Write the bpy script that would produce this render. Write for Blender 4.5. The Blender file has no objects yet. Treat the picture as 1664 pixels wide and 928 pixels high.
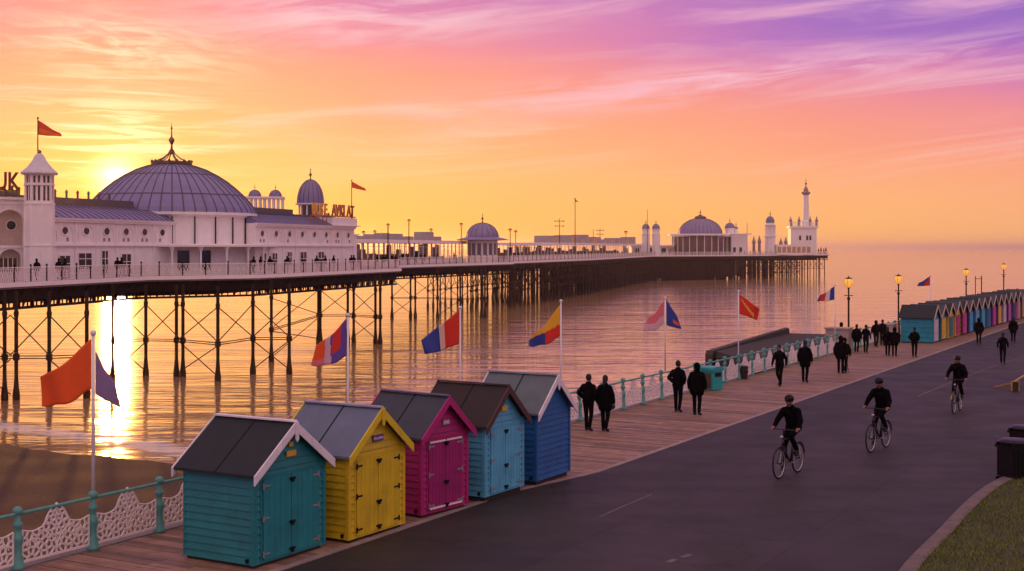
import bpy, math, random, bmesh
import numpy as np
from mathutils import Vector, Matrix
random.seed(7)
R = math.radians
C = bpy.context.scene.collection
S = bpy.context.scene

# ------------------------------------------------------------------ camera
CX, HY, F, CZ = 832.0, 402.0, 2100.0, 5.7      # photograph's horizon, focal length, eye height
cam_d = bpy.data.cameras.new('camera'); cam = bpy.data.objects.new('camera', cam_d); C.objects.link(cam)
cam.location = (0, 0, CZ); cam.rotation_euler = (R(90), 0, 0)
cam_d.sensor_width = 36; cam_d.lens = 36 * F / 1664
cam_d.shift_y = -(464 - HY) / 1664
cam_d.clip_start = .1; cam_d.clip_end = 60000
S.camera = cam

# ------------------------------------------------------------------ sky and sun
SUN_AZ, SUN_EL = R(-17.0), R(2.9)              # azimuth from +Y towards +X
SKY_GAIN = 1.0
SUN_STRENGTH = 2.0
EXPOSURE = 0.0
HAZE = .00016
def srgb(r, g, b):
    return tuple(((c / 255) / 12.92 if c / 255 <= .04045 else ((c / 255 + .055) / 1.055) ** 2.4) for c in (r, g, b))
def rgba(c): return (*c, 1)
w = bpy.data.worlds.new('World'); S.world = w; w.use_nodes = True
nt = w.node_tree; N = nt.nodes; Lk = nt.links; N.clear()
def nn(t, **k):
    n = N.new(t)
    for a, b in k.items(): setattr(n, a, b)
    return n
def mth(op, a, b=None, c=None, clamp=False):
    n = nn('ShaderNodeMath', operation=op, use_clamp=clamp)
    for i, x in enumerate((a, b, c)):
        if x is None: continue
        if isinstance(x, (int, float)): n.inputs[i].default_value = x
        else: Lk.new(x, n.inputs[i])
    return n.outputs[0]
def mixc(fac, a, b, bt='MIX', clamp=False):
    n = nn('ShaderNodeMix', data_type='RGBA', blend_type=bt)
    n.clamp_factor = True
    for i, x in ((0, fac), (6, a), (7, b)):
        if isinstance(x, (int, float)): n.inputs[i].default_value = x
        elif isinstance(x, tuple): n.inputs[i].default_value = rgba(x) if len(x) == 3 else x
        else: Lk.new(x, n.inputs[i])
    return n.outputs[2]
tc = nn('ShaderNodeTexCoord'); sep = nn('ShaderNodeSeparateXYZ'); Lk.new(tc.outputs['Generated'], sep.inputs[0])
dx, dy, dz = sep.outputs
elev = mth('MULTIPLY', mth('ARCSINE', dz), 57.2958)
az = mth('MULTIPLY', mth('ARCTAN2', dx, dy), 57.2958)
sx, sy = math.sin(SUN_AZ), math.cos(SUN_AZ)
hl = mth('SQRT', mth('ADD', mth('ADD', mth('MULTIPLY', dx, dx), mth('MULTIPLY', dy, dy)), 1e-6))
hd = mth('DIVIDE', mth('ADD', mth('MULTIPLY', dx, sx), mth('MULTIPLY', dy, sy)), hl)
daz = mth('MULTIPLY', mth('ARCCOSINE', mth('MINIMUM', mth('MAXIMUM', hd, -1.0), 1.0)), 57.2958)
# large soft waviness of the colour bands
cv = nn('ShaderNodeCombineXYZ')
tilt = mth('SUBTRACT', elev, mth('MULTIPLY', az, .085))
Lk.new(mth('MULTIPLY', az, .05), cv.inputs[0]); Lk.new(mth('MULTIPLY', tilt, .28), cv.inputs[1]); cv.inputs[2].default_value = 3.1
nz0 = nn('ShaderNodeTexNoise'); nz0.inputs['Scale'].default_value = 1.0; nz0.inputs['Detail'].default_value = 3; Lk.new(cv.outputs[0], nz0.inputs['Vector'])
wob = mth('MULTIPLY', mth('SUBTRACT', nz0.outputs[0], .5), 2.6)
eab = mth('ABSOLUTE', elev)
eef = mth('ADD', mth('MULTIPLY', mth('MINIMUM', eab, 9.0), 1.14), mth('MULTIPLY', mth('MAXIMUM', mth('SUBTRACT', eab, 9.0), 0.0), .42))
p = mth('ADD', mth('ADD', eef, mth('MULTIPLY', daz, .135)), wob)
ramp = nn('ShaderNodeValToRGB'); ramp.color_ramp.interpolation = 'B_SPLINE'
PM = 60.0
stops = [(0, (255, 168, 50)), (3.2, (255, 180, 86)), (5.5, (253, 184, 112)), (7.8, (251, 170, 126)), (10, (250, 154, 126)),
         (11.8, (238, 138, 150)), (13.3, (204, 118, 182)), (14.8, (160, 104, 192)), (18, (122, 94, 192)), (23, (160, 120, 180)), (32, (236, 196, 200)), (60, (255, 218, 214))]
el = ramp.color_ramp.elements
while len(el) > 1: el.remove(el[0])
el[0].position = 0; el[0].color = rgba(srgb(*stops[0][1]))
for s_, c_ in stops[1:]:
    e = el.new(s_ / PM); e.color = rgba(srgb(*c_))
Lk.new(mth('DIVIDE', p, PM, clamp=True), ramp.inputs[0])
base = ramp.outputs[0]
# cloud streaks
def streak(sa, se, seed, lo, hi, dist=1.2, tl=.085):
    c = nn('ShaderNodeCombineXYZ')
    t2 = mth('SUBTRACT', elev, mth('MULTIPLY', az, tl))
    Lk.new(mth('MULTIPLY', az, sa), c.inputs[0]); Lk.new(mth('MULTIPLY', t2, se), c.inputs[1]); c.inputs[2].default_value = seed
    t = nn('ShaderNodeTexNoise'); t.inputs['Scale'].default_value = 1; t.inputs['Detail'].default_value = 7; t.inputs['Roughness'].default_value = .58
    t.inputs['Distortion'].default_value = dist
    Lk.new(c.outputs[0], t.inputs['Vector'])
    m = nn('ShaderNodeMapRange', interpolation_type='SMOOTHSTEP'); m.inputs[1].default_value = lo; m.inputs[2].default_value = hi
    Lk.new(t.outputs[0], m.inputs[0]); return m.outputs[0]
s1 = streak(.055, .62, 11.3, .50, .78, .9)
s2 = streak(.10, 1.5, 4.7, .52, .80, .6)
s3 = streak(.045, .34, 27.1, .42, .66, .3)
up = nn('ShaderNodeMapRange', interpolation_type='SMOOTHSTEP'); up.inputs[1].default_value = 1.8; up.inputs[2].default_value = 4.5; Lk.new(elev, up.inputs[0])
ccol = mixc(mth('DIVIDE', p, 16.0, clamp=True), srgb(255, 226, 150), srgb(244, 176, 206))
cf = mth('MULTIPLY', mth('MULTIPLY', s1, .8), up.outputs[0])
base = mixc(cf, base, ccol)
base = mixc(mth('MULTIPLY', mth('MULTIPLY', mth('MULTIPLY', s2, s3), .55), up.outputs[0]), base, ccol)
# three broad cirrus fields: upper left, top centre, and the long band rising to the right
def field(a0, aw, e0, ew, slope):
    e_ = mth('SUBTRACT', mth('SUBTRACT', elev, e0), mth('MULTIPLY', mth('SUBTRACT', az, a0), slope))
    return mth('EXPONENT', mth('MULTIPLY', mth('ADD', mth('POWER', mth('ABSOLUTE', mth('DIVIDE', mth('SUBTRACT', az, a0), aw)), 2.0), mth('POWER', mth('ABSOLUTE', mth('DIVIDE', e_, ew)), 2.0)), -1.0))
c1 = streak(.30, 1.6, 61.0, .40, .66, 1.4, -.06); c2 = streak(.16, 1.3, 77.0, .36, .66, 1.0, .09)
base = mixc(mth('MULTIPLY', mth('MULTIPLY', field(-16.5, 4.2, 8.6, 1.1, -.06), c1), .8), base, srgb(255, 226, 190))
base = mixc(mth('MULTIPLY', mth('MULTIPLY', field(-6.0, 7.5, 10.2, 1.2, .06), c2), .7), base, srgb(250, 212, 220))
base = mixc(mth('MULTIPLY', mth('MULTIPLY', field(11.0, 13.0, 7.4, .75, .09), c2), .8), base, srgb(248, 196, 214))
# glow round the sun, and the bright wisps that cross it
sd = (math.cos(SUN_EL) * sx, math.cos(SUN_EL) * sy, math.sin(SUN_EL))
dt = mth('ADD', mth('ADD', mth('MULTIPLY', dx, sd[0]), mth('MULTIPLY', dy, sd[1])), mth('MULTIPLY', dz, sd[2]))
ang = mth('MULTIPLY', mth('ARCCOSINE', mth('MINIMUM', dt, 1.0)), 57.2958)
def gauss(a, s): return mth('EXPONENT', mth('MULTIPLY', mth('POWER', mth('DIVIDE', a, s), 2.0), -1.0))
def addc(a, fac, col):
    m = mixc(1.0, a, mixc(fac, (0, 0, 0), col), 'ADD'); return m
base = addc(base, gauss(ang, 8.0), (.05, .015, .0))
base = addc(base, gauss(ang, 2.2), (.3, .15, .02))
base = addc(base, gauss(ang, .75), (3.0, 2.2, .9))
s4 = streak(.16, 2.3, 51.0, .47, .62, .5, -.01)
base = addc(base, mth('MULTIPLY', mth('MULTIPLY', s4, gauss(ang, 4.0)), up.outputs[0]), (.5, .5, .38))
bg1 = nn('ShaderNodeBackground'); Lk.new(base, bg1.inputs[0]); bg1.inputs[1].default_value = SKY_GAIN
sky = nn('ShaderNodeTexSky', sky_type='NISHITA'); sky.sun_disc = False; sky.sun_elevation = SUN_EL; sky.sun_rotation = SUN_AZ
bg2 = nn('ShaderNodeBackground'); Lk.new(sky.outputs[0], bg2.inputs[0]); bg2.inputs[1].default_value = .008
ad = nn('ShaderNodeAddShader'); Lk.new(bg1.outputs[0], ad.inputs[0]); Lk.new(bg2.outputs[0], ad.inputs[1])
out = nn('ShaderNodeOutputWorld'); Lk.new(ad.outputs[0], out.inputs[0])
sl = bpy.data.lights.new('sun', 'SUN'); sl.energy = SUN_STRENGTH; sl.angle = R(1.0); sl.color = (1, .40, .08)
so = bpy.data.objects.new('sun', sl); C.objects.link(so)
so.rotation_euler = (-Vector(sd)).to_track_quat('-Z', 'Y').to_euler()
S.view_settings.view_transform = 'Standard'; S.view_settings.look = 'None'; S.view_settings.exposure = EXPOSURE; S.view_settings.gamma = 1
S.cycles.use_denoising = True
S.cycles.max_bounces = 6; S.cycles.volume_bounces = 0; S.cycles.sample_clamp_indirect = 4
S.cycles.caustics_reflective = False; S.cycles.caustics_refractive = False

# ------------------------------------------------------------------ geometry helpers
def P(px, py, z=0.0):                           # the point at height z seen at that place of the photograph
    Y = (CZ - z) * F / (py - HY); return Vector(((px - CX) / F * Y, Y, z))
def Q(px, Y, z=0.0): return Vector(((px - CX) / F * Y, Y, z))
def hz(py, Y): return CZ + (HY - py) * Y / F

class MB:
    def __init__(s): s.v = []; s.f = []; s.m = []
    def add(s, vs, fs, mi=0):
        b = len(s.v); s.v += [tuple(v) for v in vs]
        for f in fs: s.f.append(tuple(b + i for i in f)); s.m.append(mi)
        return s
    def box(s, x0, x1, y0, y1, z0, z1, mi=0):
        return s.add([(x0, y0, z0), (x1, y0, z0), (x1, y1, z0), (x0, y1, z0), (x0, y0, z1), (x1, y0, z1), (x1, y1, z1), (x0, y1, z1)],
                     [(3, 2, 1, 0), (4, 5, 6, 7), (0, 1, 5, 4), (1, 2, 6, 5), (2, 3, 7, 6), (3, 0, 4, 7)], mi)
    def bar(s, a, b, w, h, mi=0, up=(0, 0, 1)):  # rectangular bar from a to b
        a = Vector(a); b = Vector(b); d = (b - a).normalized(); upv = Vector(up)
        if abs(d.dot(upv)) > .98: upv = Vector((1, 0, 0))
        r = d.cross(upv).normalized(); u = r.cross(d).normalized(); r *= w / 2; u *= h / 2
        vs = [a - r - u, a + r - u, a + r + u, a - r + u, b - r - u, b + r - u, b + r + u, b - r + u]
        return s.add(vs, [(3, 2, 1, 0), (4, 5, 6, 7), (0, 1, 5, 4), (1, 2, 6, 5), (2, 3, 7, 6), (3, 0, 4, 7)], mi)
    def tube(s, pts, rad, seg=8, mi=0, cap=True):
        pts = [Vector(q) for q in pts]; n = len(pts)
        if isinstance(rad, (int, float)): rad = [rad] * n
        base = len(s.v); prev = None
        for i, q in enumerate(pts):
            d = (pts[min(i + 1, n - 1)] - pts[max(i - 1, 0)]).normalized()
            if prev is None:
                r = d.cross(Vector((0, 0, 1)))
                if r.length < .05: r = d.cross(Vector((1, 0, 0)))
            else: r = prev - d * prev.dot(d)
            r.normalize(); prev = r; u = d.cross(r)
            for k in range(seg):
                a = 2 * math.pi * k / seg; s.v.append(tuple(q + (r * math.cos(a) + u * math.sin(a)) * rad[i]))
        for i in range(n - 1):
            for k in range(seg):
                k2 = (k + 1) % seg; s.f.append((base + i * seg + k, base + i * seg + k2, base + (i + 1) * seg + k2, base + (i + 1) * seg + k)); s.m.append(mi)
        if cap:
            s.f.append(tuple(base + k for k in range(seg))[::-1]); s.m.append(mi)
            s.f.append(tuple(base + (n - 1) * seg + k for k in range(seg))); s.m.append(mi)
        return s
    def lathe(s, prof, c=(0, 0, 0), seg=24, mi=0, ph=0, sx=1, sy=1):
        base = len(s.v)
        for r, z in prof:
            for k in range(seg):
                a = 2 * math.pi * k / seg + ph; s.v.append((c[0] + r * math.cos(a) * sx, c[1] + r * math.sin(a) * sy, c[2] + z))
        for i in range(len(prof) - 1):
            for k in range(seg):
                k2 = (k + 1) % seg; s.f.append((base + i * seg + k, base + i * seg + k2, base + (i + 1) * seg + k2, base + (i + 1) * seg + k)); s.m.append(mi)
        s.f.append(tuple(base + k for k in range(seg))[::-1]); s.m.append(mi)
        s.f.append(tuple(base + (len(prof) - 1) * seg + k for k in range(seg))); s.m.append(mi)
        return s
    def ball(s, c, r, seg=12, mi=0, sc=(1, 1, 1)):
        n = seg // 2
        pr = [(max(1e-4, r * math.sin(math.pi * i / n)), -r * math.cos(math.pi * i / n) * sc[2]) for i in range(n + 1)]
        return s.lathe(pr, c, seg, mi, 0, sc[0], sc[1])
    def caps(s, a, b, ra, rb, seg=12, mi=0, fl=1.0):  # tapered capsule (closed)
        a = Vector(a); b = Vector(b); d = (b - a); L = d.length; d = d / L if L > 1e-6 else Vector((0, 0, 1))
        pts = []; rr = []
        for t in (-1, -.85, -.5, 0): pts.append(a + d * ra * t); rr.append(ra * math.sqrt(max(1e-4, 1 - t * t)))
        for t in (0, .5, .85, 1): pts.append(b + d * rb * t); rr.append(rb * math.sqrt(max(1e-4, 1 - t * t)))
        if L < 1e-6: pts.pop(4); rr.pop(4)
        return s.tube(pts, rr, seg, mi)
    def prism(s, poly, y0, y1, mi=0):            # poly in (x, z), extruded along y
        n = len(poly); vs = [(x, y0, z) for x, z in poly] + [(x, y1, z) for x, z in poly]
        fs = [tuple(range(n)), tuple(range(2 * n - 1, n - 1, -1))] + [(i, n + i, n + (i + 1) % n, (i + 1) % n) for i in range(n)]
        return s.add(vs, fs, mi)
    def build(s, name, mats, parent=None, smooth=False, mesh_only=False):
        me = bpy.data.meshes.new(name); me.from_pydata(s.v, [], s.f); 
        if not isinstance(mats, (list, tuple)): mats = [mats]
        for m in mats: me.materials.append(m)
        if len(mats) > 1: me.polygons.foreach_set('material_index', s.m)
        if smooth: me.polygons.foreach_set('use_smooth', [True] * len(me.polygons))
        me.update()
        if mesh_only: return me
        return link(name, me, parent)
def link(name, me, parent=None, loc=None, rot=None):
    o = bpy.data.objects.new(name, me); C.objects.link(o)
    if parent: o.parent = parent
    if loc: o.location = loc
    if rot: o.rotation_euler = rot
    return o
def tag(o, label=None, cat=None, group=None, kind=None):
    if label: o['label'] = label
    if cat: o['category'] = cat
    if group: o['group'] = group
    if kind: o['kind'] = kind
    return o
def thing(name, label, cat, loc=(0, 0, 0), rz=0, group=None):
    o = bpy.data.objects.new(name, None); C.objects.link(o); o.location = loc; o.rotation_euler = (0, 0, rz); o.empty_display_size = .2
    return tag(o, label, cat, group)
def copy_tree(o, parent=None):
    c = o.copy(); C.objects.link(c)
    if parent: c.parent = parent
    for ch in [x for x in o.children]: copy_tree(ch, c)
    return c
def struct(o): o['kind'] = 'structure'; return o
def evalmesh(o, name):
    dg = bpy.context.evaluated_depsgraph_get(); dg.update()
    me = bpy.data.meshes.new_from_object(o.evaluated_get(dg)); me.name = name; return me
def shape2d(loops, th):                         # filled outline with holes, (x, z) plane, thickness along y; returns (verts, faces)
    cu = bpy.data.curves.new('t', 'CURVE'); cu.dimensions = '2D'; cu.fill_mode = 'BOTH'; cu.extrude = th / 2
    for lp in loops:
        sp = cu.splines.new('POLY'); sp.points.add(len(lp) - 1); sp.use_cyclic_u = True
        for q, (x, z) in zip(sp.points, lp): q.co = (x, z, 0, 1)
    o = bpy.data.objects.new('t', cu); C.objects.link(o)
    me = evalmesh(o, 't'); bpy.data.objects.remove(o); bpy.data.curves.remove(cu)
    vs = [(v.co.x, -v.co.z, v.co.y) for v in me.vertices]; fs = [tuple(p_.vertices) for p_ in me.polygons]
    bpy.data.meshes.remove(me); return vs, fs
def text_obj(txt, size, ext, name, m, parent, loc, rot=(R(90), 0, 0), sx=1.0, bold=0.0):
    cu = bpy.data.curves.new('t', 'FONT'); cu.body = txt; cu.size = size; cu.extrude = ext; cu.offset = bold
    o = bpy.data.objects.new('t', cu); C.objects.link(o); me = evalmesh(o, name); bpy.data.objects.remove(o)
    for v in me.vertices: v.co.x *= sx
    me.materials.clear(); me.materials.append(m)
    return link(name, me, parent, loc, rot)
def voxel(mb, name, size, mats, smooth=4):
    me = mb.build('t', mats, mesh_only=True); o = link('t', me)
    r = o.modifiers.new('r', 'REMESH'); r.mode = 'VOXEL'; r.voxel_size = size; r.use_smooth_shade = True
    sm = o.modifiers.new('s', 'SMOOTH'); sm.iterations = smooth; sm.factor = .5
    m2 = evalmesh(o, name); bpy.data.objects.remove(o)
    m2.polygons.foreach_set('use_smooth', [True] * len(m2.polygons)); return m2

# ------------------------------------------------------------------ materials
MATS = {}
def mat(name, col, rough=.6, var=.12, scale=3.0, bump=0.0, bscale=20.0, metal=0.0, spec=.5, island=0.0, emit=None, es=1.0, dirt=0.0, dirtcol=(.05, .035, .025)):
    if name in MATS: return MATS[name]
    m = bpy.data.materials.new(name); m.use_nodes = True; t = m.node_tree; b = t.nodes['Principled BSDF']
    b.inputs['Roughness'].default_value = rough; b.inputs['Metallic'].default_value = metal; b.inputs['Specular IOR Level'].default_value = spec
    b.inputs['Base Color'].default_value = rgba(col)
    tcn = t.nodes.new('ShaderNodeTexCoord')
    cur = None
    if var > 0:
        no = t.nodes.new('ShaderNodeTexNoise'); no.inputs['Scale'].default_value = scale; no.inputs['Detail'].default_value = 6
        t.links.new(tcn.outputs['Object'], no.inputs['Vector'])
        mr = t.nodes.new('ShaderNodeMapRange'); mr.inputs[1].default_value = .25; mr.inputs[2].default_value = .75
        mr.inputs[3].default_value = 1 - var; mr.inputs[4].default_value = 1 + var; t.links.new(no.outputs[0], mr.inputs[0])
        f = mr.outputs[0]
        if island > 0:
            ge = t.nodes.new('ShaderNodeNewGeometry'); mi = t.nodes.new('ShaderNodeMapRange'); mi.inputs[3].default_value = 1 - island; mi.inputs[4].default_value = 1 + island
            t.links.new(ge.outputs['Random Per Island'], mi.inputs[0])
            mm = t.nodes.new('ShaderNodeMath'); mm.operation = 'MULTIPLY'; t.links.new(f, mm.inputs[0]); t.links.new(mi.outputs[0], mm.inputs[1]); f = mm.outputs[0]
        vm = t.nodes.new('ShaderNodeVectorMath'); vm.operation = 'SCALE'; vm.inputs[0].default_value = col; t.links.new(f, vm.inputs['Scale'])
        cur = vm.outputs[0]
        if dirt > 0:
            n2 = t.nodes.new('ShaderNodeTexNoise'); n2.inputs['Scale'].default_value = scale * .6; n2.inputs['Detail'].default_value = 8; n2.inputs['Roughness'].default_value = .7
            mp2 = t.nodes.new('ShaderNodeMapping'); mp2.inputs['Scale'].default_value = (1.8, 1.8, .55); t.links.new(tcn.outputs['Object'], mp2.inputs['Vector']); t.links.new(mp2.outputs[0], n2.inputs['Vector'])
            m2 = t.nodes.new('ShaderNodeMapRange'); m2.inputs[1].default_value = .52; m2.inputs[2].default_value = .72; m2.inputs[4].default_value = dirt; t.links.new(n2.outputs[0], m2.inputs[0])
            mx = t.nodes.new('ShaderNodeMix'); mx.data_type = 'RGBA'; t.links.new(m2.outputs[0], mx.inputs[0]); t.links.new(cur, mx.inputs[6]); mx.inputs[7].default_value = rgba(dirtcol)
            cur = mx.outputs[2]
        t.links.new(cur, b.inputs['Base Color'])
        mr2 = t.nodes.new('ShaderNodeMapRange'); mr2.inputs[3].default_value = max(.03, rough - .1); mr2.inputs[4].default_value = min(1, rough + .12)
        t.links.new(no.outputs[0], mr2.inputs[0]); t.links.new(mr2.outputs[0], b.inputs['Roughness'])
    if bump > 0:
        nb = t.nodes.new('ShaderNodeTexNoise'); nb.inputs['Scale'].default_value = bscale; nb.inputs['Detail'].default_value = 5
        t.links.new(tcn.outputs['Object'], nb.inputs['Vector'])
        bu = t.nodes.new('ShaderNodeBump'); bu.inputs['Strength'].default_value = bump; bu.inputs['Distance'].default_value = .02
        t.links.new(nb.outputs[0], bu.inputs['Height']); t.links.new(bu.outputs[0], b.inputs['Normal'])
    if emit: b.inputs['Emission Color'].default_value = rgba(emit); b.inputs['Emission Strength'].default_value = es
    MATS[name] = m; return m
WHITE = mat('white_painted_timber', (.86, .80, .79), .5, .05, 1.2, .1, 8, dirt=.14, dirtcol=(.45, .36, .33))
WHITE2 = mat('white_painted_board', (.8, .78, .8), .45, .05, 4, .1, 30, dirt=.15, dirtcol=(.4, .35, .33))
LEAD = mat('lead_grey_metal_roof', (.20, .17, .34), .42, .12, .8, .1, 3, metal=.1)
LEADD = mat('dark_roof_seam', (.07, .06, .09), .5)
IRON = mat('dark_iron', (.016, .009, .005), .85, .3, 3, spec=.15)
RUST = mat('rusty_pier_iron', (.035, .018, .009), .8, .35, 2.5, .3, 10, spec=.2)
BLACK = mat('black_paint', (.006, .006, .007), .5, .1, spec=.25)
GLASSD = mat('dark_window_glass', (.02, .018, .02), .12, 0)
FINIAL = mat('tarnished_copper', (.12, .07, .045), .5, .2)
DECK = mat('pier_planks', (.2, .15, .13), .7, .2, 3)
CLOTHB = mat('black_cloth', (.004, .0035, .004), .95, .2, 6, spec=.04)
CLOTHB2 = mat('near_black_cloth', (.005, .0045, .005), .95, .2, 6, spec=.04)
SKIN = mat('skin', (.22, .10, .07), .6, .05)
HAIR = mat('dark_hair', (.01, .008, .007), .8, .2)
TURQ = mat('turquoise_cast_iron', (.085, .30, .27), .42, .14, 6, .15, 30, dirt=.2, dirtcol=(.08, .1, .08))
LATT = mat('cream_cast_iron_lattice', (.80, .70, .68), .5, .1, 8, .1, 40)
STEEL = mat('galvanised_steel', (.45, .43, .42), .4, .15, 20, metal=.7)
RUBBER = mat('tyre_rubber', (.012, .012, .012), .8, .1)
# ================================================================== SETTING
SEA_Z = -5.0; DECK_Z = 3.1
# promenade frame: along the railing (d), towards the land (n)
P0 = Vector((-7.89, 24.33, 0)); D = Vector((.4893, .8721, 0)); D.normalize(); NL = Vector((D.y, -D.x, 0)); RA = math.atan2(D.y, D.x)
def U(u, n, z=0.0): q = P0 + D * u + NL * n; return Vector((q.x, q.y, z))
def kerb_n(u): return 3.95 if u < 9.2 else 3.95 + .6 * min(1, (u - 9.2) / 3.0)

# sea
def sea_mat():
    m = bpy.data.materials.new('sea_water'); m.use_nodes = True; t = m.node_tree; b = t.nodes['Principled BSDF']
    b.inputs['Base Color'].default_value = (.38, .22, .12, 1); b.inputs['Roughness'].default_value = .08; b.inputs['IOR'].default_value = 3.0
    b.inputs['Specular IOR Level'].default_value = .5
    g = t.nodes.new('ShaderNodeNewGeometry')
    def noise(sxx, syy, det, dist, w):
        mp = t.nodes.new('ShaderNodeMapping'); mp.inputs['Scale'].default_value = (sxx, syy, 1); mp.inputs['Rotation'].default_value = (0, 0, w)
        t.links.new(g.outputs['Position'], mp.inputs['Vector'])
        n = t.nodes.new('ShaderNodeTexNoise'); n.inputs['Scale'].default_value = 1; n.inputs['Detail'].default_value = det; n.inputs['Distortion'].default_value = dist
        n.inputs['Roughness'].default_value = .5
        t.links.new(mp.outputs[0], n.inputs['Vector']); return n.outputs[0]
    a = noise(.10, .42, 3, .8, .12); c = noise(.45, 1.5, 3, .4, -.08); d = noise(.025, .09, 2, .5, .05)
    def ma(op, x, y):
        k = t.nodes.new('ShaderNodeMath'); k.operation = op
        for i, q in enumerate((x, y)):
            if isinstance(q, (int, float)): k.inputs[i].default_value = q
            else: t.links.new(q, k.inputs[i])
        return k.outputs[0]
    h = ma('ADD', ma('ADD', ma('MULTIPLY', a, .55), ma('MULTIPLY', c, .10)), ma('MULTIPLY', d, 1.1))
    bu = t.nodes.new('ShaderNodeBump'); bu.inputs['Strength'].default_value = .5; bu.inputs['Distance'].default_value = .48
    t.links.new(h, bu.inputs['Height']); t.links.new(bu.outputs[0], b.inputs['Normal']); return m
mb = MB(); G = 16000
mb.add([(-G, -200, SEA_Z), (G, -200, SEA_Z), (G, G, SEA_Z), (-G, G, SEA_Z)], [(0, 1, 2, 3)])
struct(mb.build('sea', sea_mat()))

# beach of dark shingle sloping from the sea wall to the waterline
def ysh(x): return 70.0 - .545 * (x + 27.7) + .35 * math.sin(x * .35) + .2 * math.sin(x * .9 + 1)
SH = mat('shingle', (.055, .038, .036), .95, .4, 5, 1.0, 14, spec=.08, island=0, dirt=.5, dirtcol=(.03, .02, .02))
mb = MB(); nx, ny = 90, 60; xs = [-75 + i * 1.05 for i in range(nx)]
rows = []
for j in range(ny):
    t_ = j / (ny - 1)
    for x in xs:
        s_ = 80 * (1 - t_) ** 1.4 - 3.0 * t_                  # metres inland of the waterline
        y = ysh(x) - s_ / .88
        z = SEA_Z + (.055 * s_ if s_ > 0 else .05 * s_) ; z = min(z, -2.4 + .002 * s_) + .03 * math.sin(x * 1.7 + y) + .04 * math.sin(x * .5 - y * .8)
        if s_ < 1.5: z = SEA_Z + .055 * s_ + .01 * math.sin(x * 2)
        rows.append((x, y, z))
fs = [(j * nx + i, j * nx + i + 1, (j + 1) * nx + i + 1, (j + 1) * nx + i) for j in range(ny - 1) for i in range(nx - 1)]
mb.add(rows, fs); struct(mb.build('beach', SH, smooth=True))
# swash foam: a broken sheet lying on the shallows
def foam_mat():
    m = bpy.data.materials.new('sea_foam'); m.use_nodes = True; t = m.node_tree; b = t.nodes['Principled BSDF']
    b.inputs['Base Color'].default_value = (.62, .60, .66, 1); b.inputs['Roughness'].default_value = .7
    g = t.nodes.new('ShaderNodeNewGeometry'); mp = t.nodes.new('ShaderNodeMapping'); mp.inputs['Rotation'].default_value = (0, 0, .5); mp.inputs['Scale'].default_value = (.22, 1.3, 1)
    t.links.new(g.outputs['Position'], mp.inputs['Vector']); n = t.nodes.new('ShaderNodeTexNoise'); n.inputs['Scale'].default_value = 1.2; n.inputs['Detail'].default_value = 7; n.inputs['Distortion'].default_value = .8
    t.links.new(mp.outputs[0], n.inputs['Vector'])
    uv = t.nodes.new('ShaderNodeAttribute'); uv.attribute_name = 'edge'
    mr = t.nodes.new('ShaderNodeMapRange'); mr.interpolation_type = 'SMOOTHSTEP'
    ad_ = t.nodes.new('ShaderNodeMath'); ad_.operation = 'MULTIPLY_ADD'; t.links.new(uv.outputs['Fac'], ad_.inputs[0]); ad_.inputs[1].default_value = .42; t.links.new(n.outputs[0], ad_.inputs[2])
    mr.inputs[1].default_value = .62; mr.inputs[2].default_value = .95; t.links.new(ad_.outputs[0], mr.inputs[0]); 
    mu = t.nodes.new('ShaderNodeMath'); mu.operation = 'MULTIPLY'; mu.inputs[1].default_value = .6; t.links.new(mr.outputs[0], mu.inputs[0])
    t.links.new(mu.outputs[0], b.inputs['Alpha']); return m
mb = MB(); vs = []; ev = []; K = 12; X_ = [-75 + i * .8 for i in range(105)]
for x in X_:
    wv = 1.2 * math.sin(x * .18 + 1) + .5 * math.sin(x * .5)
    for k in range(K + 1):
        s_ = k / K; vs.append((x, ysh(x) + 2.6 + wv + s_ * 4.2, SEA_Z + .02)); ev.append(math.sin(math.pi * s_) ** .7)
mb.add(vs, [(i * (K + 1) + k, (i + 1) * (K + 1) + k, (i + 1) * (K + 1) + k + 1, i * (K + 1) + k + 1) for i in range(len(X_) - 1) for k in range(K)])
fo = mb.build('surf_foam', foam_mat()); at = fo.data.attributes.new('edge', 'FLOAT', 'POINT'); at.data.foreach_set('value', ev)
tag(fo, 'thin band of pale foam where the sea meets the shingle', 'foam', kind='stuff')

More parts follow.
